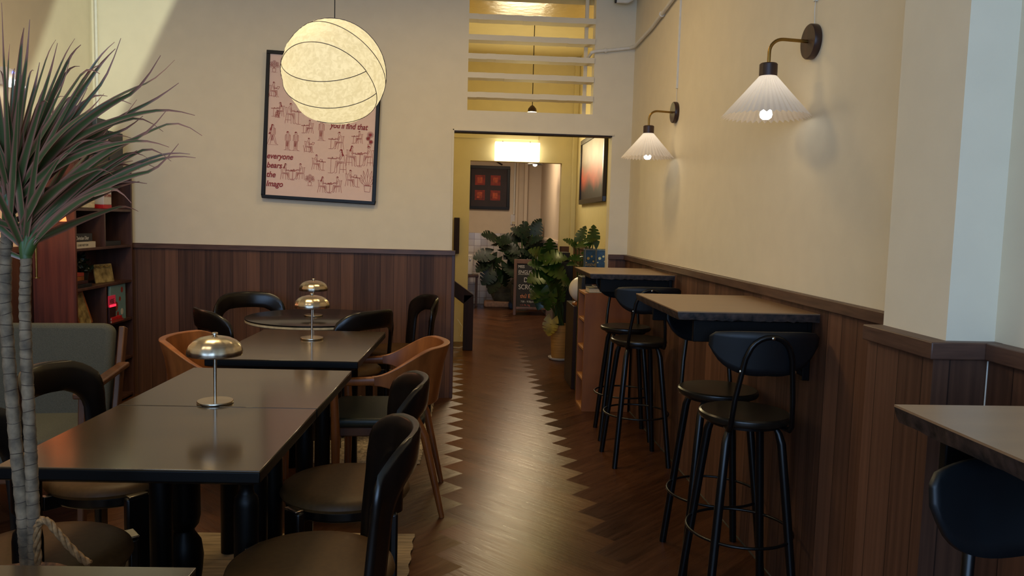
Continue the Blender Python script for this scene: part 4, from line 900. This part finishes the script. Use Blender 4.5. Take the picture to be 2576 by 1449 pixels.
obj('snoot', MB().tube([tuple(ax*(-.06)), tuple(ax*(-.015))], [.05, .05], 20), 'blackrough', ft)
sl = light('framing_spot_beam', 'SPOT', tuple(P), 255, (.92, 1, .76), .004, spot=38, blend=.5); sl.rotation_euler = (-ax).to_track_quat('Z', 'Y').to_euler()
# ================================================================== BIG SLENDER-STEMMED PLANT
def dracaena():
    Yp = 1.72; base = Vector((-1.02, Yp+.03, .0)); t = thing('dracaena_plant', 'tall red edged spiky houseplant with two ringed bare stems at the left edge', 'plant', tuple(base))
    def stem(pts, r0_, r1_):
        P = [at(x, y, Yp)-base for x, y in pts]; out = []; n = 60
        for i in range(n+1):
            u = i/n*(len(P)-1); k = min(int(u), len(P)-2); f = u-k; out.append(P[k].lerp(P[k+1], f))
        R = [r0_+(r1_-r0_)*i/n+(.0009 if i % 2 else -.0006) for i in range(n+1)]
        s_ = obj('stem', MB().tube(out, R, 14), 'bark', t, ang=70)
        rg = MB()
        for i in range(2, n, 2):
            d = (out[i+1]-out[i-1]).normalized(); tl = Vector((random.uniform(-.25, .25), random.uniform(-.25, .25), 0)); n_ = (d+tl).normalized(); e1 = n_.orthogonal().normalized(); e2 = n_.cross(e1)
            rg.tube([out[i]+(e1*math.cos(a)+e2*math.sin(a))*(R[i]+.0004) for a in [2*PI*k/14 for k in range(14)]], .0009, 4, closed=True)
        obj('leaf_scars', rg, 'barkring', s_)
        return P
    stem([(68, 1420), (58, 1300), (38, 1100), (22, 900), (12, 760), (14, 640), (20, 565)], .0135, .0115)
    stem([(86, 1420), (84, 1300), (76, 1100), (66, 900), (62, 760), (66, 648)], .0135, .0105)
    def crown(o_, tips, extra, seed, yb):
        rd = random.Random(seed); q = MB(); cols = []
        def leaf(tip, w_, droop, o2):
            n = 16; o2 = Vector(o2); tip = Vector(tip); d = tip-o2; L = d.length; upb = Vector((0, 0, 1))*droop*L; rows = []
            side_ = d.cross(Vector((rd.uniform(-.6, .6), -1, rd.uniform(-.5, .5)))).normalized()
            for i in range(n+1):
                u = i/n; p = o2+d*u+upb*(4*u*(1-u))*.5
                if u > .82: p += Vector((0, 0, -1))*L*1.15*(u-.82)**1.6*cur
                rows.append((p, w_*(.55+1.1*u*(1-u)*1.6 if u < .35 else (1-u)**.85*1.22)*(1 if u > .02 else .9)))
            for i, (p, ww) in enumerate(rows):
                tg = (rows[min(i+1, n)][0]-rows[max(i-1, 0)][0]).normalized(); s_ = (side_-tg*side_.dot(tg)).normalized(); nn = s_.cross(tg)
                ww = max(ww, .0006); vs = [p-s_*ww, p-s_*ww*.5-nn*ww*.22, p-nn*ww*.4, p+s_*ww*.5-nn*ww*.22, p+s_*ww]; q.v += [tuple(v) for v in vs]; cols.extend([1, .35, .0, .35, 1] if i < n-2 else [1]*5)
            b0 = len(q.v)-5*(n+1)
            for i in range(n):
                for j in range(4): a = b0+i*5+j; q.f.append((a, a+1, a+6, a+5))
        for (x, y) in tips:
            cur = rd.choice((-1, 1, 1))*rd.uniform(.3, 1.6); leaf(at(x, y, yb+rd.uniform(-.22, .16))-base, rd.uniform(.0082, .0112), rd.uniform(.0, .06)+(.15 if x > 250 and y > 180 else .03), o_-base+Vector((rd.uniform(-.008, .008), rd.uniform(-.01, .01), rd.uniform(-.01, .05))))
        for k in range(extra):
            a = rd.uniform(0, 2*PI); e = rd.uniform(.2, 1.35); L = rd.uniform(.26, .42); cur = rd.uniform(-.5, 1.5)
            d = Vector((math.cos(a)*math.cos(e), math.sin(a)*math.cos(e), math.sin(e)))*L
            leaf(o_-base+d, rd.uniform(.008, .010), rd.uniform(.0, .10), o_-base+Vector((0, 0, rd.uniform(-.03, .05))))
        me = bpy.data.meshes.new('foliage'); me.from_pydata(q.v, [], q.f); me.materials.append(MT['drac'])
        ca = me.color_attributes.new('edge', 'FLOAT_COLOR', 'POINT')
        for i, c_ in enumerate(cols): ca.data[i].color = (c_, c_, c_, 1)
        me.polygons.foreach_set('use_smooth', [True]*len(me.polygons))
        f = bpy.data.objects.new('foliage', me); COL.objects.link(f); f.parent = t
    crown(at(24, 530, Yp), [(60, 48), (6, 68), (24, 95), (76, 95), (140, 75), (188, 82), (203, 84), (145, 125), (250, 122), (288, 90), (305, 152), (290, 110), (253, 125), (200, 128), (120, 210), (50, 150), (36, 140), (270, 222), (330, 232), (440, 190), (450, 230), (405, 210), (230, 205), (180, 170),
                             (410, 290), (490, 275), (360, 320), (310, 345), (425, 355), (300, 395), (220, 240), (100, 165), (160, 215), (262, 265), (85, 130), (-40, 60), (-90, 150), (-140, 260), (-120, 380), (-60, 40), (20, 200), (-20, 120), (345, 300), (240, 330)], 26, 5, Yp)
    crown(at(66, 620, Yp), [(508, 290), (492, 383), (478, 375), (430, 352), (345, 388), (450, 425), (420, 330), (300, 330), (350, 400), (380, 360), (250, 300), (330, 470), (200, 330), (290, 420), (150, 300), (110, 280), (60, 330), (240, 380), (-60, 380), (-30, 300), (170, 370), (395, 395), (-80, 520), (300, 480), (220, 430)], 12, 9, Yp)
    g_ = MB()
    for (x0, y0_, x1, y1_) in ((20, 565, 26, 470), (66, 650, 58, 560), (64, 640, 84, 540), (66, 640, 100, 560)):
        g_.tube([at(x0, y0_, Yp)-base, at((x0+x1)/2, (y0_+y1_)/2, Yp)-base, at(x1, y1_, Yp)-base], [.0115, .0125, .008], 12)
    obj('green_crown_base', g_, 'stem', t)
    obj('soil_fill', MB().lathe([(0, .50), (.118, .50), (.118, .515), (0, .53)], 24), 'soil', t)
    return t
dracaena()
BC = Vector((-1.02, 1.75, 0))
tb = thing('rope_basket', 'tall woven jute basket with a twisted rope handle holding the spiky plant', 'basket', tuple(BC))
q = MB(); 
for k in range(38):
    z = .008+k*.0155; r = .115+.028*(k/38)
    q.tube([((r+.0012*math.sin(a*14+k*PI))*math.cos(a), (r+.0012*math.sin(a*14+k*PI))*math.sin(a), z) for a in [2*PI*j/56 for j in range(56)]], .0088, 6, closed=True)
obj('woven_wall', q, 'basket', tb, ang=80)
q = MB(); hx0, hx1 = at(98, 1400, 1.68)-BC, at(232, 1412, 1.68)-BC
hp = [at(x, y, 1.68)-BC for x, y in ((97, 1418), (93, 1370), (94, 1325), (104, 1307), (122, 1312), (145, 1340), (175, 1375), (205, 1405), (226, 1418))]
hh = []
for i in range(len(hp)-1):
    for k in range(6): hh.append(hp[i].lerp(hp[i+1], k/6))
hh.append(hp[-1])
for ph in (0, 2*PI/3, 4*PI/3):
    pp = []
    for i, p in enumerate(hh):
        d = (hh[min(i+1, len(hh)-1)]-hh[max(i-1, 0)]).normalized(); e1 = d.cross(Vector((0, 1, 0))).normalized(); e2 = d.cross(e1); a = ph+i*.55; pp.append(p+(e1*math.cos(a)+e2*math.sin(a))*.0042)
    q.tube(pp, .0045, 6)
obj('rope_handle', q, 'rope', tb, ang=80)
# ================================================================== MONSTERAS
def monstera_leaf(q, pos, d, nrm, L, rd, wide=.5):
    d = Vector(d).normalized(); nrm = Vector(nrm); nrm = (nrm-d*nrm.dot(d)).normalized(); s_ = d.cross(nrm); n = 30; out = []
    fold = rd.uniform(.08, .3); curl = rd.uniform(.1, .55)
    def P(u, v):                      # u along, v across, both in leaf lengths
        return pos+d*(u*L)+s_*(v*L)-nrm*(L*(curl*u*u*.6-abs(v)*fold))
    vs = [P(0, 0)]+[P(k/8, 0) for k in range(1, 9)]; 
    for sg in (-1, 1):
        edge = []
        for k in range(n+1):
            u = k/n; w_ = wide*(math.sin(PI*min(1, (u*.92+.08))**.8))**.75
            uu = u*1.0-.16*(1-u)**3*2.2*(1 if u < .35 else 0)
            notch = .38 if (k % 5 == 4) and 5 < k < n-2 else 1.0
            edge.append((uu, sg*w_*notch*(1 if k < n else 0)))
        b0 = len(q.v); q.v += [tuple(P(a, b_)) for a, b_ in edge]; m0 = len(q.v); q.v += [tuple(P(k/n, 0)) for k in range(n+1)]
        for k in range(n): q.f.append((b0+k, b0+k+1, m0+k+1, m0+k))
def monstera(name, label, base, leaves, seed, m='leaf', stems='stem', r=.005, pot=None, cat='plant', root=(0, 0, .0), wide=.5):
    rd = random.Random(seed); t = thing(name, label, cat, base); B = Vector(base); lf = MB(); st = MB(); yl = MB()
    for (x, y, Y, L, dx, dz) in leaves:
        p = at(x, y, Y)-B; d = Vector((dx, rd.uniform(-.5, .1), dz)); r0_ = Vector(root)+Vector((rd.uniform(-.04, .04), rd.uniform(-.04, .04), 0))
        monstera_leaf(lf, p, d, Vector((rd.uniform(-.4, .4), -.7, .75)), L, rd, wide)
        mid = r0_.lerp(p, .55)+Vector((0, 0, .06)); st.tube([r0_, r0_.lerp(mid, .5)+Vector((0, 0, .03)), mid, mid.lerp(p, .6)+Vector((0, 0, .015)), p], r, 7)
    obj('foliage', lf, m, t, ang=60); obj('stalks', st, stems, t, ang=60)
    return t
# potted one beside the low shelf
pc = Vector((1.035, 8.08, 0))
tb = monstera('potted_monstera', 'large split leaf plant in an ochre pot beside the brown cabinet', tuple(pc), [(1372, 650, 7.95, .20, -.8, .5), (1378, 645, 8.0, .20, .1, .9), (1376, 655, 7.9, .21, .8, .3), (1375, 668, 7.9, .20, -.9, .1), (1380, 672, 7.85, .22, .7, -.3), (1378, 690, 7.85, .23, -.9, -.25), (1385, 700, 7.8, .22, .5, -.7), (1372, 715, 7.9, .22, -.7, -.6), (1385, 735, 7.8, .20, -.2, -1),
     (1400, 705, 8.0, .18, .8, -.1), (1385, 665, 8.1, .17, .9, .6), (1376, 735, 7.9, .18, -.8, -.5), (1392, 725, 7.9, .18, .6, -.6), (1366, 745, 7.95, .15, -.3, -.8)], 11, root=(0, 0, .34))
for k in range(6): obj('stalk', MB().tube([(random.uniform(-.04, .04), random.uniform(-.03, .03), .33), (random.uniform(-.09, .05), 0, .55), (random.uniform(-.14, .06), random.uniform(-.1, .05), .78)], .007, 8), 'stem', tb)
ly = MB(); monstera_leaf(ly, at(1388, 805, 7.95)-pc, Vector((-.25, -.2, -1)), Vector((-.3, -.9, .2)), .17, random.Random(3)); obj('yellow_leaf', ly, 'leafy', tb)['label'] = 'yellowing drooping leaf'
obj('soil_fill', MB().lathe([(0, .30), (.098, .30), (.098, .335), (0, .345)], 24), 'soil', tb)
tb = thing('plant_pot', 'ochre woven look pot standing on a white saucer', 'pot', (pc.x, pc.y, .020)); obj('pot_wall', MB().lathe([(0, 0), (.085, 0), (.092, .01), (.098, .12), (.106, .30), (.109, .355), (.102, .355), (.099, .29), (.085, .26), (0, .255)], 40), 'potY', tb)
simple('plant_saucer', MB().lathe([(0, 0), (.10, 0), (.118, .012), (.124, .03), (.119, .03), (.108, .016), (0, .016)], 40, (pc.x, pc.y, .0)), 'white', 'white round saucer under the ochre plant pot', 'saucer')
# leaves rising behind the far bar table
tb = monstera('corner_monstera', 'split leaf plant rising behind the far bar table below the hall painting', (1.12, 7.28, 0), [(1447, 618, 6.9, .13, -.75, .55), (1456, 606, 6.95, .15, .35, 1), (1478, 612, 6.9, .12, -.8, -.25), (1492, 612, 6.9, .17, .05, 1.1), (1475, 606, 6.9, .10, .8, .3), (1460, 650, 6.9, .13, -.9, 0.05), (1468, 640, 6.85, .11, .5, .2), (1482, 650, 6.9, .10, .6, -.2), (1450, 665, 6.9, .10, -.7, .1)], 21, root=(0, 0, .36), wide=.36)
obj('pot', MB().lathe([(0, 0), (.09, 0), (.12, .32), (.11, .32), (.1, .3), (0, .3)], 28), 'charcoal', tb)
# lounge plant, left of the chalkboard
tb = monstera('floor_monstera', 'wide dark split leaf plant by the tiled wall, left of the chalkboard sign', (.95, 12.65, 0), [(1245, 600, 12.5, 0.28, -.6, .2), (1250, 610, 12.5, 0.26, .8, .1), (1232, 640, 12.4, 0.28, -.9, -.2), (1250, 650, 12.4, 0.26, -.3, -.5), (1268, 625, 12.5, 0.28, .9, -.1), (1240, 680, 12.4, 0.29, -.7, -.9), (1262, 680, 12.4, 0.28, .3, -.9), (1250, 700, 12.4, 0.28, -.5, -.9), (1280, 640, 12.4, 0.22, .2, -.2), (1225, 660, 12.4, 0.24, -.8, -.7), (1275, 665, 12.4, 0.24, .4, -.6),
     (1300, 610, 12.6, 0.28, -.9, .5), (1312, 600, 12.6, 0.28, .1, 1), (1330, 610, 12.6, 0.26, .7, .4), (1320, 625, 12.6, 0.28, .6, -.3), (1300, 630, 12.6, 0.28, -.5, -.2), (1340, 590, 12.6, 0.25, .3, .5), (1315, 590, 12.6, 0.22, -.7, .5), (1335, 640, 12.6, 0.26, .5, -.5), (1325, 580, 12.7, 0.20, -.2, .5), (1345, 605, 12.6, 0.26, .2, -.9), (1305, 650, 12.6, 0.26, -.2, -.8), (1290, 615, 12.6, 0.25, -.8, -.1), (1345, 575, 12.7, 0.20, .2, .5), (1350, 625, 12.6, 0.26, .3, -.8)], 31, m='leafd', root=(0, 0, .45), r=.012)
obj('pot', MB().lathe([(0, 0), (.15, 0), (.19, .42), (.17, .42), (.16, .38), (0, .38)], 28), 'stone', tb)
# ================================================================== LOUNGE CORNER
q = MB(); vs = []; rd = random.Random(4)
tb = thing('stone_lounger', 'grey green moulded cushion seat against the tiled wall', 'seat', (.79, 13.06, 0)); tb.scale = (.84, 1, 1)
obj('moulded_back', MB().tube([(-.42, .1, .55), (-.34, .02, .30), (-.15, -.02, .20), (.05, 0, .28), (.22, .02, .42), (.42, .04, .30), (.5, .1, .5)], [.13, .16, .15, .16, .17, .15, .1], 18).tube([(-.40, -.04, .20), (0, -.08, .16), (.46, -.04, .2)], [.12, .13, .12], 16), 'stone', tb, sub=1)
obj('base_cushion', MB().prism(rrect(.50, .15, .06, 4), .10, Matrix.Translation((-.02, -.05, .0))), 'seatpink', tb, bevel=.03, seg=4)
simple('floor_cushion', MB().prism(rrect(.33, .13, .06, 4), .12, Matrix.Translation((1.08, 12.72, 0))), 'blue', 'dark blue cushion on the floor behind the chalkboard sign', 'cushion', bevel=.04, seg=4)
# chalkboard A-frame
tb = thing('chalkboard_sign', 'folding chalkboard sign with white and orange handwriting, behind the potted plant', 'sign', (1.035, 11.85, 0), math.radians(-3)); tilt = math.radians(9)
M = Matrix.Rotation(-tilt, 4, 'X')
obj('board', MB().mm((-.22, -.008, .13), (.24, .004, .80), M), 'chalk', tb)
obj('frame', MB().mm((-.265, -.018, 0), (-.22, .018, .87), M).mm((.24, -.018, 0), (.285, .018, .87), M).mm((-.22, -.018, .80), (.24, .018, .87), M).mm((-.22, -.018, .09), (.24, .018, .13), M), 'armwood', tb, bevel=.004)
obj('rear_leg', MB().bar((-.23, .30, 0), (-.23, .13, .84), .03, .03).bar((.25, .30, 0), (.25, .13, .84), .03, .03), 'armwood', tb)
for s_, x, z, sz, m_ in (('MISS', -.20, .735, .062, 'chalkw'), ('ENGLISH', -.195, .645, .078, 'chalkw'), ('DOOM', -.11, .515, .105, 'chalkw'), ('SCROLL', -.19, .405, .105, 'chalkw'), ('th\u1ee9 Ba', -.16, .27, .085, 'chalko'), ('7:00 \u2013 9:30pm', -.15, .20, .042, 'chalkw'), ('1.11 Ph. Ng', -.16, .145, .04, 'ink2')):
    p = M @ Vector((x, -.0095, z)); text('chalk_lettering', s_, sz, m_, tb, tuple(p), (PI/2-tilt, 0, 0), sx=.82)
obj('chalk_rule', MB().mm((-.20, -.0095, .63), (.05, -.0085, .634), M).mm((.165, -.0095, .19), (.169, -.0085, .32), M), 'chalkw', tb)
# stool, white unit, wall things
tb = thing('wooden_stool', 'small dark wooden stool beside the tiled wall', 'stool', (.03, 13.1, 0)); obj('seat', MB().mm((-.3, -.15, .49), (.22, .15, .53)), 'armwood', tb, bevel=.006)
for sx in (-.27, .19):
    for sy in (-.12, .12): obj('leg', MB().bar((sx, sy, 0), (sx, sy, .49), .035, .035), 'armwood', tb, bevel=.003)
tb = thing('water_dispenser', 'white box shaped appliance standing on the wooden stool', 'appliance', (-.02, 13.1, .53)); obj('body', MB().mm((-.17, -.12, 0), (.17, .12, .34)), 'white', tb, bevel=.02, seg=3)
obj('tap', MB().mm((.05, -.135, .24), (.075, -.12, .27)).mm((.11, -.135, .24), (.135, -.12, .27)), 'steel', tb, bevel=.003)
tb = thing('wall_painting', 'dark framed painting of four glowing red squares on the far wall', 'painting', (.40, 13.38, 2.005)); obj('frame', frame_box(.71, .74, .05, .035), 'frame', tb, bevel=.005)
obj('canvas', MB().mm((-.31, -.02, -.33), (.31, -.008, .33)), mat('maroon_black_canvas', (44, 26, 28), .6, var=.2, scale=5), tb)
sq, s2 = MB(), MB()
for cx in (-.155, .11):
    for cz in (.125, -.13): sq.mm((cx-.085, -.022, cz-.085), (cx+.085, -.0201, cz+.085)); s2.mm((cx-.045, -.0235, cz-.05), (cx+.04, -.0221, cz+.05))
obj('painted_square', sq, mat('ember_red_paint', (150, 44, 24), .6, var=.3, scale=12), tb); obj('painted_square_core', s2, mat('bright_ember_paint', (196, 84, 44), .6, var=.3, scale=16), tb)
tb = thing('wall_socket', 'white socket with a hanging cable on the far wall right of the painting', 'socket', (.84, 13.397, 1.44)); obj('cover_plate', MB().mm((-.055, -.012, -.06), (.055, 0, .12)), 'white', tb, bevel=.004); obj('plug', MB().mm((-.03, -.04, -.05), (.03, -.012, 0)), 'cream', tb, bevel=.004)
obj('cable', MB().tube([(0, -.03, -.05), (-.01, -.035, -.15), (-.05, -.02, -.35)], .006, 8), 'white', tb)
conduit('wall_conduit', [(.84, 13.38, 1.56), (.84, 13.38, 2.89)], .014, 'thin white cable pipe running up the far wall from the socket', cat='pipe')
conduit('sloping_conduit', [(.20, 13.38, 2.62), (.62, 13.38, 2.40)], .012, 'short sloping dark cable above the red squares painting', cat='cable', m='newel')
tb = thing('ceiling_pendant', 'small dark cone lamp hanging in the far room right of the light box', 'pendant lamp', (.97, 11.0, 2.28)); obj('shade', MB().lathe([(.11, -.03), (.08, .0), (.04, .035), (.02, .05)], 28), 'darkgrey', tb, solid=.003); obj('bulb', MB().lathe([(0, -.06), (.025, -.05), (.032, -.03), (.02, .0), (0, .01)], 16), 'bulb', tb); obj('cord', MB().tube([(0, 0, .045), (0, 0, .62)], .003, 6), 'charcoal', tb)
# ================================================================== HALL THINGS
tb = thing('wall_light_box', 'bright white rectangular lamp box fixed above the inner opening', 'wall lamp', (.59, 9.158, 2.25)); obj('glowing_box', MB().mm((-.26, -.11, -.107), (.26, -.004, .107)), 'lightbox', tb, bevel=.004)
for x_ in (-.17, .15): obj('hook', MB().tube([(x_, -.05, .107), (x_, -.05, .122)], .006, 8), 'brass', tb)
light('light_box_glow', 'AREA', (0, -.125, 0), 10, (1, .82, .48), .5, (PI/2, 0, PI), .2, parent=tb)
tb = thing('hall_painting', 'dark framed painting of an orange haze on the right wall of the hall', 'painting', (1.298, 7.90, 2.0)); tb.rotation_euler = (0, 0, PI/2)
fb = frame_box(1.50, .70, .05, .035)
fo = obj('frame', fb, mat('dark_bronze_frame', (40, 30, 22), .35), tb, bevel=.005, rot=(0, 0, PI)); cv = obj('canvas', MB().mm((-.70, .006, -.31), (.70, .02, .31)), 'canvas', tb)
tb.rotation_euler = (0, 0, PI/2)
tb = thing('hall_pendant', 'cord pendant with a round wooden ceiling plate, seen through the slatted vent', 'pendant lamp', (.625, 7.57, Z2)); obj('ceiling_plate', MB().lathe([(0, -.028), (.055, -.028), (.055, 0), (0, 0)], 28), 'redwood', tb); obj('cord', MB().tube([(0, 0, -.028), (0, 0, -.80)], .004, 8), 'charcoal', tb)
obj('bell_cap', MB().lathe([(.045, -.86), (.04, -.83), (.02, -.805), (.006, -.795), (0, -.79)], 24), 'plate', tb)
tb = thing('stair_railing', 'dark angular wooden stair rail and newel post just beyond the doorway', 'railing', (.055, 8.59, 0)); obj('newel_post', MB().mm((-.05, -.04, 0), (.06, .04, .62)), 'newel', tb, bevel=.004)
obj('handrail', MB().add([(-.62, -.04, 1.10), (.06, -.04, .62), (-.05, -.04, .52), (-.62, -.04, .95), (-.62, .04, 1.10), (.06, .04, .62), (-.05, .04, .52), (-.62, .04, .95)], [(0, 1, 2, 3), (7, 6, 5, 4), (0, 4, 5, 1), (1, 5, 6, 2), (2, 6, 7, 3), (3, 7, 4, 0)]), 'newel', tb, bevel=.004)
simple('notice_board_edge', MB().mm((-.125, 9.10, 1.05), (-.06, 9.155, 1.47)), 'newel', 'narrow dark upright board on the hall wall beside the door jamb', 'board', bevel=.003)
conduit('floor_cable', [(-.06, 8.9, .30), (.0, 8.85, .22), (-.02, 8.8, .12), (.03, 8.75, .10), (.04, 8.7, .03), (-.03, 8.65, .012), (-.12, 8.7, .01)], .004, 'thin pale cable curling on the floor behind the newel post', cat='cable')
# low cabinet, globe lamp, light wood shelf, speaker, books
simple('low_cabinet', MB().mm((.955, 6.62, 0), (1.28, 7.10, .728)), 'newel', 'dark brown low cabinet between the ochre pot and the light wood shelf', 'cabinet', bevel=.004)
tb = thing('globe_lamp', 'unlit white globe lamp with a wooden foot on the dark low cabinet', 'table lamp', (1.035, 6.74, .728)); obj('base', MB().lathe([(0, 0), (.075, 0), (.08, .012), (.07, .026), (.045, .034), (0, .034)], 32), 'teak', tb); obj('globe', MB().lathe([(.11*math.sin(a), .14-.11*math.cos(a)) for a in [PI*k/24 for k in range(25)]], 40), 'white', tb)
LX0, LX1, LY0, LY1, LZ = .925, 1.285, 5.82, 6.16, .918
tb = thing('low_shelf', 'light orange wooden open shelf unit standing behind the far bar stools', 'shelf unit', (LX0, LY0, 0)); w_, d_ = LX1-LX0, LY1-LY0
obj('side_panel', MB().mm((0, 0, 0), (w_, .02, LZ)), 'orangewood', tb, bevel=.002); obj('side_panel', MB().mm((0, d_-.02, 0), (w_, d_, LZ)), 'orangewood', tb, bevel=.002); obj('back_panel', MB().mm((w_-.01, .02, .02), (w_, d_-.02, LZ-.02)), 'orangewood', tb)
for z in (.0, .235, .47, .69, LZ-.02): obj('shelf', MB().mm((.004, .02, z), (w_-.01, d_-.02, z+.018)), 'shelfwood', tb, bevel=.0015)
gg = 'small things on the low shelf unit'
simple('ornament', MB().lathe([(0, 0), (.035, 0), (.03, .03), (.012, .06), (.016, .07), (0, .10)], 20, (.99, 5.97, .488)), 'white', 'small white pointed ornament in the low shelf unit', 'ornament')
simple('ornament', MB().lathe([(0, 0), (.03, 0), (.035, .02), (.02, .05), (.0, .06)], 20, (.99, 5.95, .708)), 'leafd', 'small dark green ornament on the upper level of the low shelf unit', 'ornament')
simple('ornament', MB().lathe([(0, 0), (.035, 0), (.04, .03), (.025, .06), (.012, .08), (0, .08)], 20, (.99, 5.96, .253)), 'darkbook', 'small dark red jar on the lower level of the low shelf unit', 'jar')
simple('ornament', MB().lathe([(0, 0), (.03, 0), (.034, .03), (.02, .055), (0, .06)], 20, (.985, 5.93, .018)), 'blue', 'small blue jar on the bottom of the low shelf unit', 'jar')
book('book', 'thick green brown book lying on the low shelf unit, lowest of its pile', (.955, 5.84, LZ), (1.17, 6.02, LZ+.038), mat('olive_book_cover', (74, 70, 52), .6), 'books on the low shelf unit')
book('book', 'red brown book lying on the green brown one, in the middle of the pile', (1.0, 5.86, LZ+.039), (1.19, 6.0, LZ+.055), 'darkbook', 'books on the low shelf unit')
simple('folded_pouch', MB().tube([(.99, 5.93, LZ+.066), (1.04, 5.92, LZ+.072), (1.10, 5.93, LZ+.066)], [.008, .016, .008], 12), 'redbook', 'red patterned pouch lying on top of the book pile', 'pouch')
book('book', 'black book under the picture books, top of the far shelf', (1.02, 6.36, 1.0), (1.25, 6.56, 1.03), 'charcoal', 'books behind the far bar table')
simple('tall_cabinet', MB().mm((.98, 6.38, 0), (1.26, 6.60, 1.0)), 'charcoal', 'black cabinet behind the far bar table carrying the blue picture books', 'cabinet', bevel=.004)
def bluebook(label, x, y, rz, w_, h_, word):
    t = thing('picture_book', label, 'book', (x, y, 1.03), rz, 'blue picture books behind the far bar table')
    obj('cover', MB().mm((-w_/2, -.02, 0), (w_/2, .02, h_)), 'bluebook', t, bevel=.003); q = MB()
    for (a, c, r) in ((-.02, h_*.62, .012), (.01, h_*.7, .009), (.025, h_*.5, .008), (-.035, h_*.45, .006)): q.lathe([(0, 0), (r, 0), (r, .0006), (0, .0006)], 10, (a, -.0205, c), M=Matrix.Rotation(PI/2, 4, 'X'))
    q.mm((-w_/2+.006, -.0208, .006), (-w_/2+.008, -.0202, h_-.006)); q.mm((w_/2-.008, -.0208, .006), (w_/2-.006, -.0202, h_-.006)); q.mm((-w_/2+.006, -.0208, h_-.008), (w_/2-.006, -.0202, h_-.006))
    obj('gilt_ornament', q, 'gold', t)
    if word: text('title_lettering', word, .034, 'gold', t, (-w_/2+.008, -.021, h_*.30), (PI/2, 0, 0), sx=.78)
    return t
bluebook('blue picture book with gilt lettering, left of the two standing', 1.045, 6.40, math.radians(8), .105, .205, 'ARS\u00c8NE')
bluebook('blue picture book with a silvery emblem, right of the two standing', 1.155, 6.43, math.radians(-14), .105, .205, '')
tb = thing('floor_speaker', 'black upright speaker beside the leaves, right of the potted plant', 'speaker', (1.10, 8.55, 0)); obj('cabinet', MB().mm((-.09, -.1, 0), (.10, .1, 1.02)), 'charcoal', tb, bevel=.006); obj('head_unit', MB().mm((-.09, -.1, 1.025), (.06, .1, 1.12)), 'charcoal', tb, bevel=.006)
